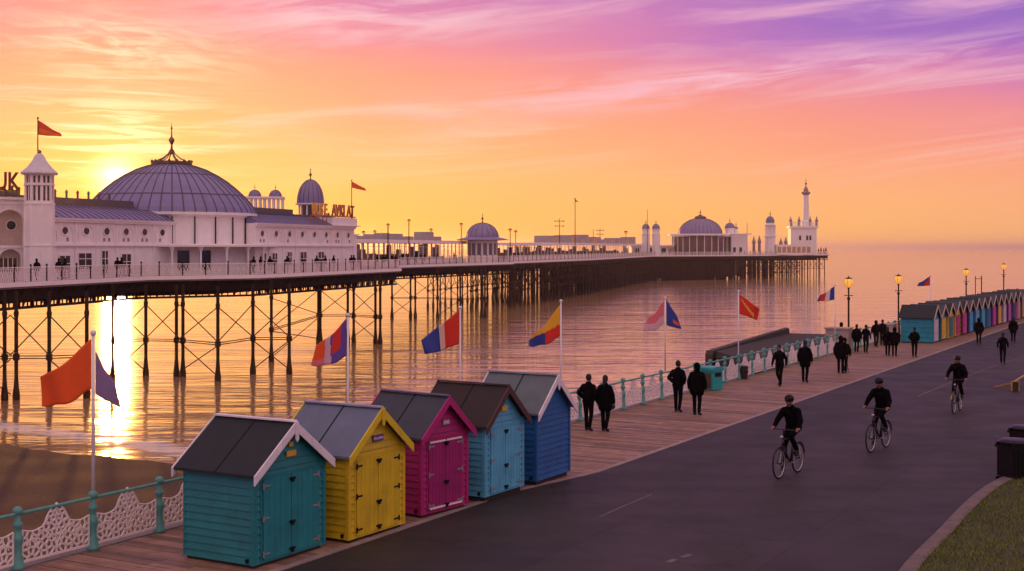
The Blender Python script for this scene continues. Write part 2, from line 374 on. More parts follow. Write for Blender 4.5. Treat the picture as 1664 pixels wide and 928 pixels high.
# promenade: asphalt, boardwalk, kerb, sea wall
def asphalt():
    m = bpy.data.materials.new('asphalt'); m.use_nodes = True; t = m.node_tree; b = t.nodes['Principled BSDF']
    g = t.nodes.new('ShaderNodeNewGeometry')
    def noise(sc, det, mp=None, rough=.55):
        n = t.nodes.new('ShaderNodeTexNoise'); n.inputs['Scale'].default_value = sc; n.inputs['Detail'].default_value = det; n.inputs['Roughness'].default_value = rough
        if mp:
            q = t.nodes.new('ShaderNodeMapping'); q.inputs['Rotation'].default_value = (0, 0, -RA); q.inputs['Scale'].default_value = mp; t.links.new(g.outputs['Position'], q.inputs['Vector']); t.links.new(q.outputs[0], n.inputs['Vector'])
        else: t.links.new(g.outputs['Position'], n.inputs['Vector'])
        return n.outputs[0]
    r = t.nodes.new('ShaderNodeValToRGB'); r.color_ramp.elements[0].position = .3; r.color_ramp.elements[1].position = .72
    r.color_ramp.elements[0].color = (.020, .018, .0165, 1); r.color_ramp.elements[1].color = (.046, .038, .036, 1)
    mx = t.nodes.new('ShaderNodeMix'); mx.data_type = 'FLOAT'; mx.inputs[0].default_value = .45
    t.links.new(noise(.35, 6), mx.inputs[2]); t.links.new(noise(1.0, 4, (.25, 1.6, 1)), mx.inputs[3]); t.links.new(mx.outputs[0], r.inputs[0])
    fine = noise(60, 3, rough=.8); m2 = t.nodes.new('ShaderNodeMapRange'); m2.inputs[1].default_value = .3; m2.inputs[2].default_value = .7; m2.inputs[3].default_value = .72; m2.inputs[4].default_value = 1.3; t.links.new(fine, m2.inputs[0])
    q = t.nodes.new('ShaderNodeMapping'); q.inputs['Rotation'].default_value = (0, 0, -RA); t.links.new(g.outputs['Position'], q.inputs['Vector'])
    br = t.nodes.new('ShaderNodeTexBrick'); br.inputs['Scale'].default_value = 1; br.inputs['Brick Width'].default_value = 9.3; br.inputs['Row Height'].default_value = 3.7; br.inputs['Mortar Size'].default_value = .016; br.offset = .37
    br.inputs['Color1'].default_value = (.86, .86, .86, 1); br.inputs['Color2'].default_value = (1.12, 1.1, 1.1, 1); br.inputs['Mortar'].default_value = (.45, .45, .45, 1); t.links.new(q.outputs[0], br.inputs['Vector'])
    vo = t.nodes.new('ShaderNodeTexVoronoi'); vo.feature = 'DISTANCE_TO_EDGE'; vo.inputs['Scale'].default_value = .16
    wv_ = t.nodes.new('ShaderNodeVectorMath'); wv_.operation = 'ADD'; nz_ = t.nodes.new('ShaderNodeTexNoise'); nz_.inputs['Scale'].default_value = .7; nz_.inputs['Detail'].default_value = 5; t.links.new(g.outputs['Position'], nz_.inputs['Vector'])
    vs_ = t.nodes.new('ShaderNodeVectorMath'); vs_.operation = 'SCALE'; vs_.inputs['Scale'].default_value = 2.2; t.links.new(nz_.outputs['Color'], vs_.inputs[0]); t.links.new(g.outputs['Position'], wv_.inputs[0]); t.links.new(vs_.outputs[0], wv_.inputs[1]); t.links.new(wv_.outputs[0], vo.inputs['Vector'])
    cr_ = t.nodes.new('ShaderNodeMapRange'); cr_.inputs[1].default_value = .0; cr_.inputs[2].default_value = .006; cr_.inputs[3].default_value = .55; cr_.inputs[4].default_value = 1; t.links.new(vo.outputs['Distance'], cr_.inputs[0])
    m5 = t.nodes.new('ShaderNodeVectorMath'); m5.operation = 'MULTIPLY'; t.links.new(r.outputs[0], m5.inputs[0]); t.links.new(br.outputs['Color'], m5.inputs[1])
    m6 = t.nodes.new('ShaderNodeVectorMath'); m6.operation = 'SCALE'; t.links.new(m5.outputs[0], m6.inputs[0]); t.links.new(cr_.outputs[0], m6.inputs['Scale'])
    vm = t.nodes.new('ShaderNodeVectorMath'); vm.operation = 'SCALE'; t.links.new(m6.outputs[0], vm.inputs[0]); t.links.new(m2.outputs[0], vm.inputs['Scale'])
    t.links.new(vm.outputs[0], b.inputs['Base Color'])
    mr = t.nodes.new('ShaderNodeMapRange'); mr.inputs[3].default_value = .42; mr.inputs[4].default_value = .8; t.links.new(noise(.6, 5), mr.inputs[0]); t.links.new(mr.outputs[0], b.inputs['Roughness'])
    bu = t.nodes.new('ShaderNodeBump'); bu.inputs['Strength'].default_value = .35; bu.inputs['Distance'].default_value = .01; t.links.new(fine, bu.inputs['Height']); t.links.new(bu.outputs[0], b.inputs['Normal'])
    b.inputs['Specular IOR Level'].default_value = .2
    return m
mb = MB(); us = [-30, -10, 0, 5, 9.2, 10, 11, 12.2, 20, 60, 120, 400]
L_ = [U(u, kerb_n(u) + .16, .0) for u in us]; R_ = [U(u, 260, .0) for u in us]
mb.add(L_ + R_, [(i, i + len(us), i + 1 + len(us), i + 1) for i in range(len(us) - 1)])
struct(mb.build('promenade_road', asphalt()))
PLANK = mat('weathered_planks', (.24, .135, .09), .62, .3, 2.6, .5, 18, island=.38, dirt=.35, dirtcol=(.09, .05, .04))
mb = MB(); u = -8.0
while u < 150:
    wd = .145; jn = 2.1 + (.5 if int(u / .155) % 2 else -.35)
    for (n0, n1) in ((.02, jn - .004), (jn + .004, kerb_n(u) - .006)):
        a, b_, c, d_ = U(u, n0), U(u + wd, n0), U(u + wd, n1), U(u, n1); z1 = .008 + random.uniform(-.004, .004); z2 = z1 + random.uniform(-.003, .003)
        top = [(a.x, a.y, z1), (b_.x, b_.y, z2), (c.x, c.y, z2), (d_.x, d_.y, z1)]; bot = [(q[0], q[1], -.04) for q in top]
        mb.add(top + bot, [(3, 2, 1, 0), (0, 1, 5, 4), (1, 2, 6, 5), (2, 3, 7, 6), (3, 0, 4, 7)])
    u += wd + .011
struct(mb.build('boardwalk', PLANK))
mb = MB(); q = [U(-30, -.2, -.05), U(400, -.2, -.05), U(400, 4.6, -.05), U(-30, 4.0, -.05)]; mb.add(q, [(0, 1, 2, 3)])
struct(mb.build('boardwalk_bed', mat('dark_earth', (.02, .014, .012), .9)))
KERB = mat('pale_kerb_stone', (.27, .20, .19), .7, .2, 3, .4, 25, dirt=.3)
mb = MB(); u = -30
while u < 200:
    u2 = u + 1.0; a, b_, c, d_ = U(u, kerb_n(u)), U(u2 - .012, kerb_n(u2)), U(u2 - .012, kerb_n(u2) + .16), U(u, kerb_n(u) + .16)
    mb.add([(v.x, v.y, .02) for v in (a, b_, c, d_)] + [(v.x, v.y, -.1) for v in (a, b_, c, d_)], [(3, 2, 1, 0), (0, 1, 5, 4), (1, 2, 6, 5), (2, 3, 7, 6), (3, 0, 4, 7)]); u = u2
struct(mb.build('kerb_strip', KERB))
SW = mat('sea_wall_concrete', (.22, .19, .17), .8, .2, 1.5, .5, 12, dirt=.4)
mb = MB(); a, b_, c, d_ = U(-30, -.22), U(400, -.22), U(400, .02), U(-30, .02)
mb.add([(v.x, v.y, -.055) for v in (a, b_, c, d_)] + [(v.x, v.y, -6) for v in (a, b_, c, d_)], [(3, 2, 1, 0), (0, 1, 5, 4), (1, 2, 6, 5), (2, 3, 7, 6), (3, 0, 4, 7)])
mb.add([(v.x, v.y, .03) for v in (U(-30, -.24), U(400, -.24), U(400, .0), U(-30, .0))] + [(v.x, v.y, -.05) for v in (U(-30, -.24), U(400, -.24), U(400, .0), U(-30, .0))], [(3, 2, 1, 0), (0, 1, 5, 4), (1, 2, 6, 5), (2, 3, 7, 6), (3, 0, 4, 7)])
o = mb.build('sea_wall', SW); tag(o, 'concrete sea wall holding up the edge of the boardwalk', 'sea wall')
# painted lines on the road
LINE = mat('worn_pale_line_paint', (.12, .09, .085), .7, .4, 6)
def strip(pts, wd, name, z=.004):
    mb = MB()
    for a, b_ in zip(pts[:-1], pts[1:]):
        a = Vector(a); b_ = Vector(b_); r = (b_ - a).normalized().cross(Vector((0, 0, 1))) * wd / 2
        mb.add([a - r + Vector((0, 0, z)), b_ - r + Vector((0, 0, z)), b_ + r + Vector((0, 0, z)), a + r + Vector((0, 0, z))], [(3, 2, 1, 0)])
    return struct(mb.build(name, LINE))
strip([P(1491, 644), P(1537, 625), P(1575, 610), P(1600, 601)], .07, 'road_marking')
strip([P(1604, 599), P(1630, 590), P(1656, 582), P(1690, 573)], .07, 'road_marking')
strip([P(975, 840), P(1010, 824), P(1060, 803)], .05, 'road_marking')
strip([P(1085, 914), P(1098, 909)], .12, 'road_marking'); strip([P(1108, 906), P(1122, 901)], .12, 'road_marking')

# grass bank with its kerb
gk = [(3.0, 12), (5.3, 18.5), (7.17, 22.84), (8.53, 25.15), (9.8, 27.6), (10.9, 29.5), (11.7, 30.9), (12.8, 32.2), (16, 35.5), (22, 40), (34, 48)]
def resample(pts, st):
    o_ = [Vector(pts[0])]
    for a, b_ in zip(pts[:-1], pts[1:]):
        a = Vector(a); b_ = Vector(b_); n = max(1, int((b_ - a).length / st))
        for k in range(1, n + 1): o_.append(a.lerp(b_, k / n))
    for _ in range(6): o_ = [o_[0]] + [(o_[i - 1] + o_[i] * 2 + o_[i + 1]) / 4 for i in range(1, len(o_) - 1)] + [o_[-1]]
    return o_
gp = resample(gk, .6)
mb = MB(); tk = MB()
def gnorm(i):
    d = (gp[min(i + 1, len(gp) - 1)] - gp[max(i - 1, 0)]).normalized(); return Vector((d.y, -d.x))
for i in range(len(gp) - 1):
    a, b_ = gp[i], gp[i + 1]; na, nb_ = gnorm(i), gnorm(i + 1); e = (b_ - a) * .02
    qs = [a, b_ - e, b_ - e - nb_ * .28, a - na * .28]
    tk.add([(v.x, v.y, .1) for v in qs] + [(v.x, v.y, -.05) for v in qs], [(3, 2, 1, 0)[::-1], (0, 1, 5, 4), (1, 2, 6, 5), (2, 3, 7, 6), (3, 0, 4, 7)])
struct(tk.build('grass_kerb', mat('dull_kerb_stone', (.14, .105, .095), .8, .25, 3, .5, 20, dirt=.4)))
GR = mat('grass_turf', (.045, .045, .008), .9, .35, 1.5, .6, 20)
def gz(s_): return .07 + .05 * s_
M_ = 16; vs = []
for i, q in enumerate(gp):
    for k in range(M_ + 1):
        s_ = (k / M_) ** 1.5 * 30; v = q + gnorm(i) * s_ if s_ < 4 else q + Vector((.75, -.66)) * s_ ; vs.append((v.x, v.y, gz(s_) + .04 * math.sin(v.x * 1.3) * math.sin(v.y) * min(1, s_)))
mb.add(vs, [(i * (M_ + 1) + k, i * (M_ + 1) + k + 1, (i + 1) * (M_ + 1) + k + 1, (i + 1) * (M_ + 1) + k) for i in range(len(gp) - 1) for k in range(M_)])
struct(mb.build('grass_bank', GR, smooth=True))
rng = np.random.default_rng(3); NB = 90000
seg_i = rng.integers(3, len(gp) - 14, NB); sdist = rng.random(NB) ** 1.3 * 9.5
gpa = np.array([[g_.x, g_.y] for g_ in gp]); gna = np.array([list(gnorm(i)) for i in range(len(gp))])
tt = rng.random(NB)[:, None]; bp = gpa[seg_i] * (1 - tt) + gpa[seg_i + 1] * tt; nrm = gna[seg_i]
bp = bp + nrm * sdist[:, None] - nrm * .04
clump = .5 + .5 * np.sin(bp[:, 0] * 2.1 + np.sin(bp[:, 1] * 1.7) * 2) * np.sin(bp[:, 1] * 2.6)
hgt = (.035 + .05 * rng.random(NB) + .05 * clump * rng.random(NB)); an = rng.random(NB) * 6.283; wdt = .006 + .006 * rng.random(NB)
zz = .06 + .05 * sdist + .04 * np.sin(bp[:, 0] * 1.3) * np.sin(bp[:, 1]) * np.minimum(1, sdist); lean = rng.normal(0, .035, (NB, 2))
V = np.zeros((NB, 3, 3)); V[:, 0, :2] = bp + np.c_[np.cos(an), np.sin(an)] * wdt[:, None]; V[:, 1, :2] = bp - np.c_[np.cos(an), np.sin(an)] * wdt[:, None]; V[:, 2, :2] = bp + lean
V[:, 0, 2] = zz; V[:, 1, 2] = zz; V[:, 2, 2] = zz + hgt
me = bpy.data.meshes.new('grass'); me.vertices.add(NB * 3); me.vertices.foreach_set('co', V.reshape(-1)); me.loops.add(NB * 3); me.loops.foreach_set('vertex_index', np.arange(NB * 3, dtype=np.int32))
me.polygons.add(NB); me.polygons.foreach_set('loop_start', np.arange(NB, dtype=np.int32) * 3); me.polygons.foreach_set('loop_total', np.full(NB, 3, dtype=np.int32)); me.update(); me.validate()
me.materials.append(mat('grass_blade', (.13, .16, .012), .7, .3, .9, island=.45)); tag(link('grass', me), 'short olive green grass covering the bank beside the road', 'grass', kind='stuff')

# ================================================================== THE PIER
A_ = [P(x, y, DECK_Z) for x, y in ((-150, 469.5), (0, 461), (240, 449.5), (420, 447), (651, 436.5))]
B_ = [P(x, y, DECK_Z) for x, y in ((648, 431.5), (834, 426.3))]
C_ = [P(x, y, DECK_Z) for x, y in ((834, 425.3), (960, 420.5), (1060, 415.3), (1200, 414.6), (1347, 413.5))]
def nrmL(d): return Vector((-d.y, d.x, 0)).normalized()
def walk(poly, st, off=0.0):                    # evenly spaced points on a polyline: (point, direction)
    res = []; carry = off
    for a, b_ in zip(poly[:-1], poly[1:]):
        d = (b_ - a); L = d.length; d = d / L; t_ = carry
        while t_ < L: res.append((a + d * t_, d)); t_ += st
        carry = t_ - L
    return res
def vnorms(poly):
    r = []
    for i in range(len(poly)):
        d = (poly[min(i + 1, len(poly) - 1)] - poly[max(i - 1, 0)]).normalized(); r.append(nrmL(d))
    return r
pier = thing('pier', 'long white edged pier deck standing on dark iron piles above the sea', 'pier', (0, 0, 0))
def ribbon(poly, o0, o1, z0, z1, mbx, mi=0):
    ns = vnorms(poly); n = len(poly); vs = []
    for q, nm in zip(poly, ns):
        a = q + nm * o0; b_ = q + nm * o1; vs += [(a.x, a.y, z0), (b_.x, b_.y, z0), (b_.x, b_.y, z1), (a.x, a.y, z1)]
    fs = [(0, 1, 2, 3)[::-1], tuple(4 * (n - 1) + k for k in range(4))]
    for i in range(n - 1):
        for k in range(4): fs.append((4 * i + k, 4 * i + (k + 1) % 4, 4 * (i + 1) + (k + 1) % 4, 4 * (i + 1) + k))
    mbx.add(vs, fs, mi)
for i, (poly, wd) in enumerate(((A_, 22), (B_, 20), (C_, 26))):
    dzc = -.006 * i
    mb = MB(); ribbon(poly, .05, wd, DECK_Z - .45 + dzc, DECK_Z - .02 + dzc, mb); mb.build('deck', DECK, pier)
    mb = MB(); ribbon(poly, -.12, .04, DECK_Z - .30, DECK_Z + .04, mb); mb.build('fascia', WHITE, pier)
    mb = MB(); ribbon(poly, .5, .85, DECK_Z - 1.25, DECK_Z - .46, mb)          # edge girder plate and its lower chord
    ribbon(poly, .45, .95, DECK_Z - 2.0, DECK_Z - 1.82, mb); ribbon(poly, .45, .95, DECK_Z - 1.36, DECK_Z - 1.24, mb)
    for k, (q, d) in enumerate(walk(poly, .62 if i == 0 else .9, .3)):
        nm = nrmL(d); c0 = q + nm * .7
        mb.bar((c0.x, c0.y, DECK_Z - 1.84), (c0.x, c0.y, DECK_Z - 1.3), .09 if k % 3 else .3, .09, up=d)
        c1 = c0 + d * .45; 
        if k % 2: mb.bar((c0.x, c0.y, DECK_Z - 1.84), (c1.x, c1.y, DECK_Z - 1.3), .06, .06)
        if k % 3 == 0 and i == 0:                    # cantilever bracket under the fascia
            e = q + nm * .1; mb.bar((e.x, e.y, DECK_Z - .45), (c0.x, c0.y, DECK_Z - 1.2), .07, .1)
    mb.build('edge_girder', IRON, pier)
    for j, of in enumerate((5.5, 11, 17, 24)):
        if of > wd - 3 or (i < 2 and of > 6): continue
        mb = MB(); ribbon(poly, of, of + .3, DECK_Z - 1.9, DECK_Z - .46, mb); mb.build('inner_girder', IRON, pier)
# piles
def pile_mb(mb, x, y, twin=None, thin=1.0, foot=True):
    xs_ = [(x, y)]
    if twin is not None: t_ = twin; xs_ = [(x - t_.x * .38, y - t_.y * .38), (x + t_.x * .38, y + t_.y * .38)]
    for (a, b_) in xs_:
        r = .14 * thin
        pr = [(r * 1.9, -6.5), (r * 1.9, SEA_Z + .35), (r * 1.35, SEA_Z + .9), (r, SEA_Z + 1.6), (r, -2.25), (r * 1.7, -2.2), (r * 1.7, -1.8), (r, -1.75), (r, .75), (r * 1.35, 1.0), (r * 1.35, 1.15), (r, 1.25), (r, 2.6)] if foot else [(r, -6.5), (r, 2.6)]
        mb.lathe(pr, (a, b_, 0), 8)
front = []
for px, py, tw in ((-60, 655, 0), (17, 650, 1), (80, 650, 0), (141, 647, 0), (183, 613, 0), (237, 611, 0), (292, 612, 1), (354, 620, 0), (411, 608, 0), (470, 608, 0)):
    q = P(px, py, SEA_Z); front.append((q, tw))
A2 = [(P(px, py, SEA_Z), tw) for px, py, tw in ((441, 588, 0), (519, 556, 1), (570, 556, 1), (614, 559, 1))]
B2 = [(P(px, py, SEA_Z), tw) for px, py, tw in ((637, 516, 0), (671, 516, 1), (711, 517, 0), (748, 519, 0), (785, 517, 1))]
allp = []   # (pos, twin dir or None, thin)
braces = MB(); ties = MB()
def xbr(a, b_, z0, z1, r):
    braces.tube([(a.x, a.y, z0), (b_.x, b_.y, z1)], r, 5); braces.tube([(a.x, a.y, z1), (b_.x, b_.y, z0)], r, 5)
def bay(a, b_, tie=True, lower=True, r=.045):
    xbr(a, b_, -1.85, .95, r)
    if tie:
        for dz_ in (-2.08, -1.92): ties.bar((a.x, a.y, dz_), (b_.x, b_.y, dz_), .09, .07)
    if lower: xbr(a, b_, -4.6, -2.15, r)
for grp in (front, A2, B2):
    for i, (q, tw) in enumerate(grp):
        d = (grp[min(i + 1, len(grp) - 1)][0] - grp[max(i - 1, 0)][0]).normalized()
        for back, k in ((0, 0), (9.5, 1)):
            if back: continue
            w_ = nrmL(d) * back; allp.append((q + w_, d if tw else None, 1.0 - .25 * k))
    for i in range(len(grp) - 1):
        a, b_ = grp[i][0], grp[i + 1][0]
        if grp is front and i == 3: continue
        bay(a, b_, True, i % 2 == 0)
        d = (b_ - a).normalized()
cpts = walk([B_[1]] + C_[1:], 3.7, 1.2)
for k, (q, d) in enumerate(cpts):
    far = q.y > 300
    for j, of in enumerate((1.0, 4.5, 8, 12, 16, 20, 24) if far else (1.0, 8, 16)):
        w_ = q + nrmL(d) * of + d * random.uniform(-.5, .5); allp.append((w_, d if (k % 4 == 0 and j == 0) else None, 1.15 if far else .9))
    if k < len(cpts) - 1:
        q2, d2 = cpts[k + 1]; a = q + nrmL(d); b_ = q2 + nrmL(d2)
        bay(a, b_, True, False, .06); ties.bar((a.x, a.y, -.4), (b_.x, b_.y, -.4), .12, .1)
        if far:
            a = q + nrmL(d) * 11; b_ = q2 + nrmL(d2) * 11; bay(a, b_, True, True, .09)
            for zf in (-3.4, -1.2, .2): ties.bar((a.x, a.y, zf), (b_.x, b_.y, zf), .2, .22)
        else:
            for of in (8, 16): bay(q + nrmL(d) * of, q2 + nrmL(d2) * of, True, False, .05)
allp.sort(key=lambda t_: t_[0].y)
scr = MB(); rs_ = random.Random(9)  # added boards that close the far understructure into a solid dark mass
for k, (q, d) in enumerate(walk(C_, .95)):
    px_ = CX + F * q.x / q.y
    if q.y < 300 or px_ > 1262: continue
    dens = min(1, (q.y - 300) / 60) * (1 if px_ < 1225 else .55)
    for of in (3.0, 13.0):
        if rs_.random() > dens * .93: continue
        a = q + nrmL(d) * of; b_ = a + d * rs_.uniform(.7, .93); scr.bar((a.x, a.y, rs_.choice([-6, -6, -6, -4.2])), (a.x, a.y, 2.6), .9, .14, up=nrmL(d))
tag(scr.build('added_dark_screen', RUST, pier), kind='stuff')
for q, tw, th in allp[:96]:
    mb = MB(); pile_mb(mb, q.x, q.y, tw, th); mb.build('pile', RUST, pier, smooth=False)
mb = MB()
for q, tw, th in allp[96:]: pile_mb(mb, q.x, q.y, tw, th, False)
tag(mb.build('pile', RUST, pier), kind='stuff')
tag(braces.build('cross_bracing', RUST, pier), kind='stuff'); tag(ties.build('tie_beam', RUST, pier), kind='stuff')

# pier railings
def lattice_strip(poly, z0, z1, o0, mbx, st=.34):
    for a, b_ in zip(poly[:-1], poly[1:]):
        d = (b_ - a); L = d.length; d /= L; nm = nrmL(d); n = int(L / st)
        for k in range(n):
            q = a + d * k * st + nm * o0; q2 = q + d * st
            mbx.bar((q.x, q.y, z0), (q2.x, q2.y, z1), .03, .05); mbx.bar((q2.x, q2.y, z0), (q.x, q.y, z1), .03, .05)
            if k % 2: mbx.bar((q.x, q.y, z0), (q.x, q.y, z1), .03, .04, up=d)
        q = a + nm * o0; q2 = b_ + nm * o0
        for zz_ in (z0, (z0 + z1) / 2, z1): mbx.bar((q.x, q.y, zz_), (q2.x, q2.y, zz_), .04, .05)
for poly, nm_, lab, st in ((A_, 'pier_railing', 'pale lattice railing with black posts nearest along the pier, below the big dome', 2.2),
                         (B_, 'pier_railing', 'lattice railing of the middle pier stretch in front of the domed kiosk', 2.4),
                         (C_, 'pier_railing', 'far lattice railing running out to the lighthouse column at the pier end', 3.2)):
    t = thing(nm_, lab, 'railing', poly[0], 0, 'railings along the pier edge'); o0 = poly[0]
    pl = [q - o0 for q in poly]; z0 = 0.04
    pts = walk(pl, st, .4)
    extra = MB()
    for k, (q, d) in enumerate(pts):
        mb = MB() if k < 98 else extra
        q = q + nrmL(d) * .06
        mb.tube([(q.x, q.y, .04), (q.x, q.y, 1.22)], .055 if poly is A_ else .06, 6); mb.ball((q.x, q.y, 1.27), .09, 8)
        if k < 98: mb.build('post', IRON, t)
    if extra.v: tag(extra.build('post', IRON, t), kind='stuff')
    mb = MB(); lattice_strip(pl, .1, 1.0, .1, mb, .3 if poly is A_ else .42); mb.build('lattice', LATT, t)
    mb = MB(); ribbon(pl, .03, .13, 1.08, 1.15, mb); mb.build('rail', WHITE, t)

# ------------------------------------------------------------------ domes, finials
def dome_profile(r, h, r1=0.05, n=14, bulge=0.0):
    pr = []
    a1 = math.acos(min(1, r1 / r))
    for i in range(n + 1):
        a = a1 * i / n; pr.append((r * math.cos(a) * (1 + bulge * math.sin(2 * a)), h * math.sin(a)))
    return pr
def dome(parent, c, r, h, seg=24, r1=.05, rings=(), n=14, bulge=0.0, m=LEAD, ribw=.05, name='dome', pr=None):
    pr = pr or dome_profile(r, h, r1, n, bulge)
    o = MB().lathe(pr, c, seg).build(name, m, parent)
    mb = MB()
    for k in range(seg):
        a = 2 * math.pi * k / seg; mb.tube([(c[0] + (q + .01) * math.cos(a), c[1] + (q + .01) * math.sin(a), c[2] + z) for q, z in pr], ribw, 4)
    for i in rings:
        q, z = pr[i]; mb.tube([(c[0] + q * math.cos(2 * math.pi * k / seg), c[1] + q * math.sin(2 * math.pi * k / seg), c[2] + z) for k in range(seg + 1)], ribw, 4)
    mb.build('seam', LEADD, o); return o
def finial(parent, c, h, w_, m=FINIAL):
    pr = [(w_ * 1.0, 0), (w_ * .5, h * .12), (w_ * .35, h * .3), (w_ * 1.1, h * .42), (w_ * 1.1, h * .47), (w_ * .3, h * .56), (w_ * .22, h * .78), (w_ * .5, h * .82), (w_ * .15, h * .87), (w_ * .05, h)]
    return MB().lathe(pr, c, 8).build('finial', m, parent)

# ------------------------------------------------------------------ near pier buildings
def wing(t, L, nb, openings, roofh=1.25, dep=9, H=5.0, wsx=1.3, first=0.5):
    mb = MB(); bw = L / nb
    mb.box(0, L, 0, dep, 0, H)                              # body
    mb.build('wall', WHITE, t)
    mb = MB()
    for k in range(nb + 1):
        x = k * bw; mb.box(x - .13, x + .13, -.10, .0, 0, 2.7); mb.box(x - .11, x + .11, -.09, .0, 2.86, H - .3)
    mb.box(-.1, L + .1, -.22, -.001, 2.7, 2.86); mb.box(-.1, L + .1, -.28, -.001, H - .3, H - .12); mb.box(-.15, L + .15, -.4, -.001, H - .12, H + .03)
    mb.box(0, L, -.06, -.001, .0, .35)
    for k in range(nb):                                    # arched panels round the portholes
        cx = (k + .5) * bw; w2 = bw * .36; zb, zs = 3.05, 3.9
        pts = [(cx - w2, -.03, zb)] + [(cx - w2 * math.cos(a), -.03, zs + .55 * math.sin(a)) for a in [math.pi * i / 10 for i in range(11)]] + [(cx + w2, -.03, zb)]
        mb.tube(pts, .035, 5)
    mb.build('moulding', WHITE, t)
    for k in range(nb):
        cx = (k + first) * bw
        fr = MB(); r1, r2 = .40, .31
        seg = 20; vs = []
        for ri, yy in ((r1, -.01), (r1, -.07), (r2, -.07), (r2, -.01)): vs += [(cx + ri * wsx * math.cos(2 * math.pi * i / seg), yy, 3.98 + ri * math.sin(2 * math.pi * i / seg)) for i in range(seg)]
        fr.add(vs, [(j * seg + i, j * seg + (i + 1) % seg, (j + 1) * seg + (i + 1) % seg, (j + 1) * seg + i) for j in range(3) for i in range(seg)])
        wo = fr.build('porthole', WHITE, t)
        gl = MB(); gl.add([(cx + r2 * wsx * math.cos(2 * math.pi * i / seg), -.02, 3.98 + r2 * math.sin(2 * math.pi * i / seg)) for i in range(seg)], [tuple(range(seg))])
        gl.build('pane', GLASSD, wo)
        for sgn in (-1, 1):
            if random.random() < .7: MB().box(cx + sgn * .35 - .1, cx + sgn * .35 + .1, -.08, -.01, 3.12, 3.42).build('vent', mat('grey_vent', (.3, .24, .26), .6), t)
    for (x0, x1, z0, z1, kind) in openings:
        f = MB().box(x0 - .1, x1 + .1, -.09, -.02, z0, z1 + .12).build('door' if z0 < .3 else 'window', WHITE, t)
        MB().box(x0, x1, -.11, -.092, z0 + (.02 if z0 < .3 else .08), z1).build('pane', GLASSD, f)
        g_ = MB(); xm = (x0 + x1) / 2; g_.box(xm - .04, xm + .04, -.13, -.112, z0 + .1, z1); g_.box(x0, x1, -.13, -.112, z0 + (z1 - z0) * .65, z0 + (z1 - z0) * .65 + .06)
        g_.build('glazing_bar', WHITE, f)
    # curved lead roof with rolls
    pr = [(-.45, H + .03), (.4, H + .5), (1.5, H + .92), (3.0, H + roofh), (6.0, H + roofh), (dep, H + .1), (dep, H + .031)]
    rf = MB(); n = len(pr); rf.add([(-.05, y, z) for y, z in pr] + [(L + .05, y, z) for y, z in pr], [tuple(range(n)), tuple(range(2 * n - 1, n - 1, -1))] + [(i, n + i, n + (i + 1) % n, (i + 1) % n) for i in range(n)])
    ro = rf.build('roof', LEAD, t)
    sm = MB(); k = 0
    while k * .85 < L: sm.tube([(k * .85, y, z + .03) for y, z in pr[:4]], .035, 5); k += 1
    sm.build('seam', LEADD, ro)

# left facade block with the tall arch
q0 = Q(-75, 99.2, DECK_Z); q1 = Q(40, 102.6, DECK_Z); rz = math.atan2((q1 - q0).y, (q1 - q0).x); L = (q1 - q0).length
t = thing('pier_entrance_building', 'white pier building with tall arched recess at the left end', 'building', q0, rz)
H = 6.35; ppm = L / 115.0
xa = (14 + 75) * ppm
def arch(cx, hw, zb, zs, rise, n=14): return [(cx - hw, zb)] + [(cx - hw * math.cos(math.pi * i / n), zs + rise * math.sin(math.pi * i / n)) for i in range(n + 1)] + [(cx + hw, zb)]
vs, fs = shape2d([[(0, 0), (L, 0), (L, H), (0, H)], arch(xa, 1.12, 2.75, 4.4, 1.15), arch(xa + .05, .85, .05, 1.7, .75), arch(xa - 2.9, 1.12, 2.75, 4.4, 1.15), arch(xa - 2.9, .85, .05, 1.7, .75)], .5)
MB().add(vs, fs).build('front_wall', WHITE, t)
MB().box(0, L, .35, 8, 0, H - .05).build('wall', mat('cream_render', (.55, .42, .36), .7, .1), t)  # rear block in a darker cream than the front wall
tr = MB(); tr.box(-.1, L + .1, -.5, .2, H + .005, H + .2); tr.box(0, L, -.36, -.252, H - .35, H - .2)
for cx in (xa, xa - 2.9):
    for a in (arch(cx, 1.18, 2.75, 4.4, 1.2), arch(cx, .9, .05, 1.7, .8)): tr.tube([(x, -.27, z) for x, z in a], .06, 5)
    tr.box(cx - 1.3, cx + 1.3, -.34, -.252, 2.55, 2.7)
    for s_ in (-1, 1):                                   # fretwork either side of the arch
        for i in range(9):
            z_ = 3.0 + i * .34; tr.box(cx + s_ * 1.42 - .2, cx + s_ * 1.42 + .2, -.29, -.252, z_, z_ + .05)
        for xx in (-.18, 0, .18): tr.box(cx + s_ * 1.42 + xx - .02, cx + s_ * 1.42 + xx + .02, -.285, -.253, 2.9, 6.0)
    for i in range(8): tr.box(cx - 1.3 + i * .36, cx - 1.26 + i * .36, -.283, -.254, 5.62, 6.0)
    tr.box(cx - 1.4, cx + 1.4, -.286, -.253, 5.78, 5.83)
tr.build('fretwork', WHITE, t)
for cx in (xa + .25, xa - 2.6):
    f = MB().lathe([(.42, -.04), (.42, .04)], (0, 0, 0), 20).build('porthole', WHITE, t); f.rotation_euler = (R(90), 0, 0); f.location = (cx, .28, 4.35)
    g_ = MB().lathe([(.36, 0), (.36, .05)], (0, 0, 0), 20).build('pane', GLASSD, f)
for cx in (xa, xa - 2.9):
    f = MB().box(cx - .8, cx + .8, .26, .34, .02, 1.75).build('door', mat('brown_door', (.09, .05, .035), .5), t)
    b_ = MB()
    for k in range(-2, 3): b_.box(cx + k * .36 - .03, cx + k * .36 + .03, .22, .258, .02, 1.75)
    b_.build('glazing_bar', WHITE, f)
ch = MB()
